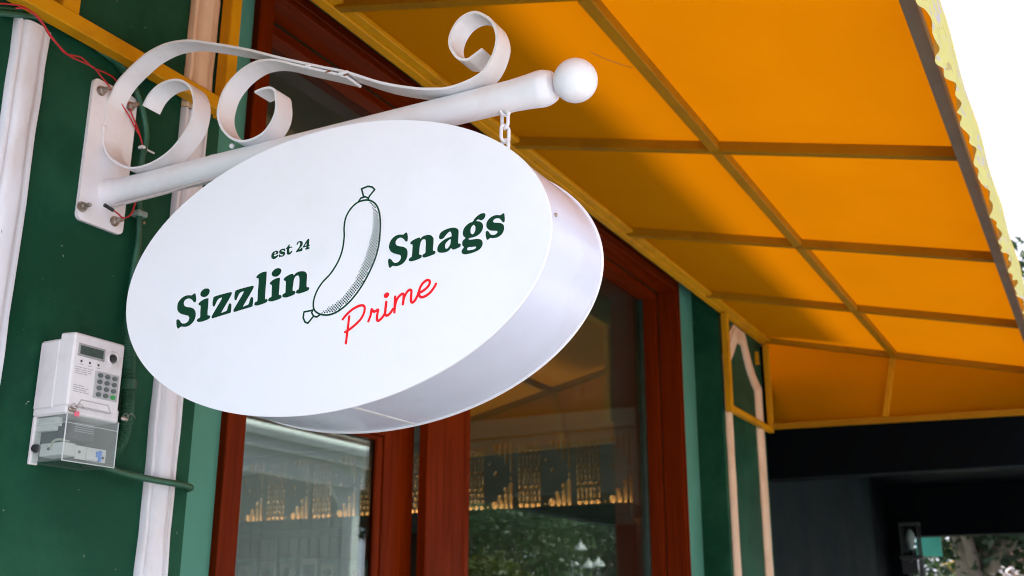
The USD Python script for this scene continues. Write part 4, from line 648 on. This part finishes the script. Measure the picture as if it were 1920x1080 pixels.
# ------------------------------------------------------------------ trees and shrubs
def leaves(blobs, n, size, seed, flat=0.0):
    r = np.random.default_rng(seed); C_ = []
    w = np.array([b[3] * b[4] * b[5] for b in blobs]); w = w / w.sum()
    idx = r.choice(len(blobs), n, p=w)
    d = r.normal(size=(n, 3)); d /= np.linalg.norm(d, axis=1, keepdims=True); rad_ = r.random(n) ** (1 / 2.2)
    B_a = np.array(blobs)[idx]; P = B_a[:, :3] + d * rad_[:, None] * B_a[:, 3:6] * (1 + .18 * np.sin(d @ np.array([7, 5, 9.]) + idx))[:, None]
    a = r.normal(size=(n, 3)); a[:, 2] *= .6; a /= np.linalg.norm(a, axis=1, keepdims=True); nrm = d * .7 + r.normal(size=(n, 3)) * .7 + [0, 0, .4]
    b = np.cross(nrm, a); b /= np.linalg.norm(b, axis=1, keepdims=True) + 1e-9
    s = size * r.uniform(.6, 1.3, n)[:, None]
    V = np.stack([P - a * s, P - b * s * .42 + a * s * .1, P + a * s, P + b * s * .42 + a * s * .1], 1).reshape(-1, 3); k = np.arange(n) * 4
    Fc = np.vstack([np.c_[k, k + 1, k + 2], np.c_[k, k + 2, k + 3]]); return trimesh.Trimesh(V, Fc, process=False)
def tree(name, label, base, h, blobs, n, size, m_, seed, group=None, cat='tree', trunk_r=.12, extra=()):
    t = thing(name, label, cat, base, group); r = random.Random(seed); b = np.array(base, float)
    tr = [tube(cr(np.array([b + [0, 0, -.05], b + [r.uniform(-.08, .08), r.uniform(-.08, .08), h * .35], b + [r.uniform(-.15, .15), r.uniform(-.15, .15), h * .7], b + [0, 0, h]]), False, 4), np.linspace(trunk_r, trunk_r * .4, 13), 9)]
    for bl in blobs[:6]:
        c = np.array(bl[:3]); s0 = b + [0, 0, h * r.uniform(.35, .75)]; tr.append(tube(cr(np.array([s0, (s0 + c) / 2 + [0, 0, .1], c + [0, 0, bl[5] * .3]]), False, 4), np.linspace(trunk_r * .5, trunk_r * .12, 9), 6))
    obj('trunk', tr, BARK, t, True); obj('crown', leaves(blobs, n, size, seed), m_, t)
    for k, (nm, bl, n2, s2, m2) in enumerate(extra): obj(nm, leaves(bl, n2, s2, seed + 50 + k), m2, t)
    return t
def clump(c, R_, k, seed, sq=.8):
    r = np.random.default_rng(seed); o = []
    for i in range(k):
        d = r.normal(size=3); d /= np.linalg.norm(d); q = np.array(c) + d * R_ * .62 * np.array([1, 1, sq]); s = R_ * r.uniform(.3, .52); o.append((*q, s, s, s * sq))
    return o
tree('street_tree', 'leafy green tree against the white sky beyond the awning edge', (15.0, -1.3, 0), 5.0, clump((14.6, -.45, 5.0), 1.8, 18, 3), 11000, .085, LEAF, 3, trunk_r=.16)
tree('forked_tree', 'dark forked tree seen through the far veranda opening', (14.2, 1.45, 0), 3.1, clump((14.2, 1.0, 3.3), 1.5, 10, 5), 7000, .07, LEAFD, 5, trunk_r=.2)
tree('flowering_shrub', 'pale pink and white flowering shrub in the far veranda opening', (13.0, .85, 0), 1.6, clump((13.0, .75, 1.75), .55, 9, 8), 2600, .045, LEAF, 8, cat='shrub', trunk_r=.04, extra=(('blossom', clump((12.9, .70, 1.85), .55, 8, 9), 900, .035, FLOW),))
tree('pink_shrub', 'tall shrub with pink and orange blossom left of the flowering one', (15.6, 1.2, 0), 2.2, clump((15.6, 1.25, 2.3), .7, 9, 18), 2600, .05, LEAFY, 18, cat='shrub', trunk_r=.05, extra=(('blossom', clump((15.4, 1.25, 2.45), .6, 5, 19), 420, .045, FLOWP), ('orange_leaves', clump((15.5, 1.6, 2.3), .5, 5, 20), 350, .045, LEAFO)))
hb = [(20 + .5 * math.sin(i * 2.3), -1.5 + i * .75, 1.7 + .4 * math.sin(i * 1.7), .8, .8, 1.9) for i in range(9)]
hd = thing('hedge', 'deep green hedge closing the view behind the far shrubs', 'hedge', (20, 1.5, 0)); obj('foliage', leaves(hb, 15000, .085, 31), LEAFD, hd); obj('stem', [cyl((20, y, 0), (20, y, 1.8), .05, 7) for y in np.arange(-1.2, 4.6, .8)], BARK, hd)
obj('flower_foliage', leaves([(18.8, y, 1.5, .5, .5, 1.1) for y in np.arange(.4, 2.6, .5)], 3000, .05, 37), LEAFY, hd)
RT = [(17.5, -6.4, 1.75, 1.3, LEAFY), (20.5, -7.6, 3.1, 2.1, LEAF), (24.5, -9.4, 3.3, 2.4, LEAF), (28.5, -9.2, 3.0, 2.2, LEAFD), (33.0, -10.5, 3.4, 2.6, LEAF), (39.0, -11.5, 3.6, 3.0, LEAFD), (19.0, -5.6, .8, 1.0, LEAFY), (14.9, -6.8, 1.2, 1.2, LEAF)]
RL = ['yellow green rounded tree across the road', 'mid green tree beside the yellow green one across the road', 'broad green tree behind the lamp post across the road', 'dark tree right of the lamp post across the road', 'tall green tree farther along the road', 'largest dark tree at the end of the row across the road', 'low yellow green bush in front of the trees across the road', 'small green bush beside the white porch house']
RT += [(15.0, -10.5, 4.2, 3.0, LEAFD), (20.5, -12.5, 4.8, 3.4, LEAFD), (27.0, -14.5, 5.2, 3.8, LEAFD), (35.5, -17.0, 5.6, 4.4, LEAFD), (46.0, -19.0, 6.0, 5.0, LEAFD)]
RL += ['tall dark tree behind the white porch house', 'tall dark tree behind the yellow green one across the road', 'tall dark tree behind the lamp post across the road', 'tall dark tree farther along behind the roadside row', 'farthest tall dark tree behind the roadside row']
for i, (x, y, z, R_, m_) in enumerate(RT):
    tree('roadside_bush' if i in (6, 7) else 'roadside_tree', RL[i], (x, y, 0), max(z, .8), clump((x, y, z), R_, 14, 60 + i), 9000, .07 if i < 8 else .15, m_, 60 + i, cat='bush' if i in (6, 7) else 'tree', group=None)
LAMPG = mat('pale_grey_lamp_paint', (0.3, 0.31, 0.31), 0.5)
lp = thing('lamp_post', 'pale grey lamp post with four lanterns across the road', 'lamp post', (22.5, -6.7, 0))
obj('post', tube([(22.5, -6.7, 0), (22.5, -6.7, 1.2), (22.5, -6.7, 2.75)], [.07, .05, .035], 12), LAMPG, lp, True)
for k, (dx, dy, z) in enumerate([(0, 0, 2.85), (.42, 0, 2.5), (-.42, 0, 2.5), (0, .42, 2.5)]):
    l_ = obj('lantern', lathe([(0, 0), (.07, 0), (.12, .22), (.12, .24)], (22.5 + dx, -6.7 + dy, z), (0, 0, 1), 8), LGLASS, lp)
    obj('lantern_cap', lathe([(0, .2), (.155, .235), (.10, .31), (.03, .37), (.02, .42), (0, .43)], (22.5 + dx, -6.7 + dy, z), (0, 0, 1), 12), LAMPG, l_, 40)
    if k: obj('arm', tube(cr(np.array([(22.5, -6.7, 2.35), (22.5 + dx * .6, -6.7 + dy * .6, 2.3), (22.5 + dx, -6.7 + dy, 2.5)]), False, 4), .02, 8), LAMPG, lp, True)

# ------------------------------------------------------------------ white porch house across the road (seen in the door's glass)
ph = thing('porch_house', 'white house with a tiled porch across the road', 'house', (7, -6.5, 0))
obj('wall', [box(-4, 10.5, -6.9, -6.6, 0, 3.6, .01)], PORCHW, ph)
obj('side_wall', box(10.5, 10.6, -6.9, -4.17, 0, 3.26, .004), PORCHW, ph)
for k in range(16): obj('wall_board', box(10.485, 10.5, -4.30 - .15 * k, -4.30 - .15 * k + .138, 0.2, 3.255, .003), PORCHW, ph)
obj('eave_board', [box(-4, 10.75, -3.92, -3.86, 3.24, 3.42, .01)], PORCHW, ph)
obj('gutter', tube([(-4, -3.80, 3.40), (10.78, -3.80, 3.40)], .06, 12), PORCHW, ph, 40)
obj('porch_ceiling', box(-4, 10.6, -6.6, -3.92, 3.26, 3.30, 0), PORCHW, ph)
obj('porch_beam', box(-4, 10.5, -4.16, -4.0, 3.02, 3.26, .006), PORCHW, ph)
for x in (10.36, 7.0, 3.4, 0.0):
    c_ = obj('column', box(x - .07, x + .07, -4.15, -4.01, 0, 3.02, .008), PORCHW, ph)
    obj('brace', extr(sg.Polygon([(-.07, 3.02), (-.36, 3.02), (-.30, 2.93), (-.18, 2.86), (-.11, 2.74), (-.07, 2.62)]), .05, frame4((x, -4.10, 0), (1, 0, 0), (0, 0, 1))), PORCHW, c_)
for k in range(7):
    y0 = -3.78 - k * .42
    obj('tile_course', [box(-4 + .25 * j, -4 + .25 * j + .238, y0 - .46, y0, 3.43 + k * .17, 3.47 + k * .17, .012) for j in range(60)], TILE, ph)
obj('roof', extr(sg.Polygon([(-3.84, 3.42), (-6.9, 4.60), (-6.9, 3.42)]), 14.5, frame4((-4, 0, 0), (0, 1, 0), (0, 0, 1))), TILE, ph)
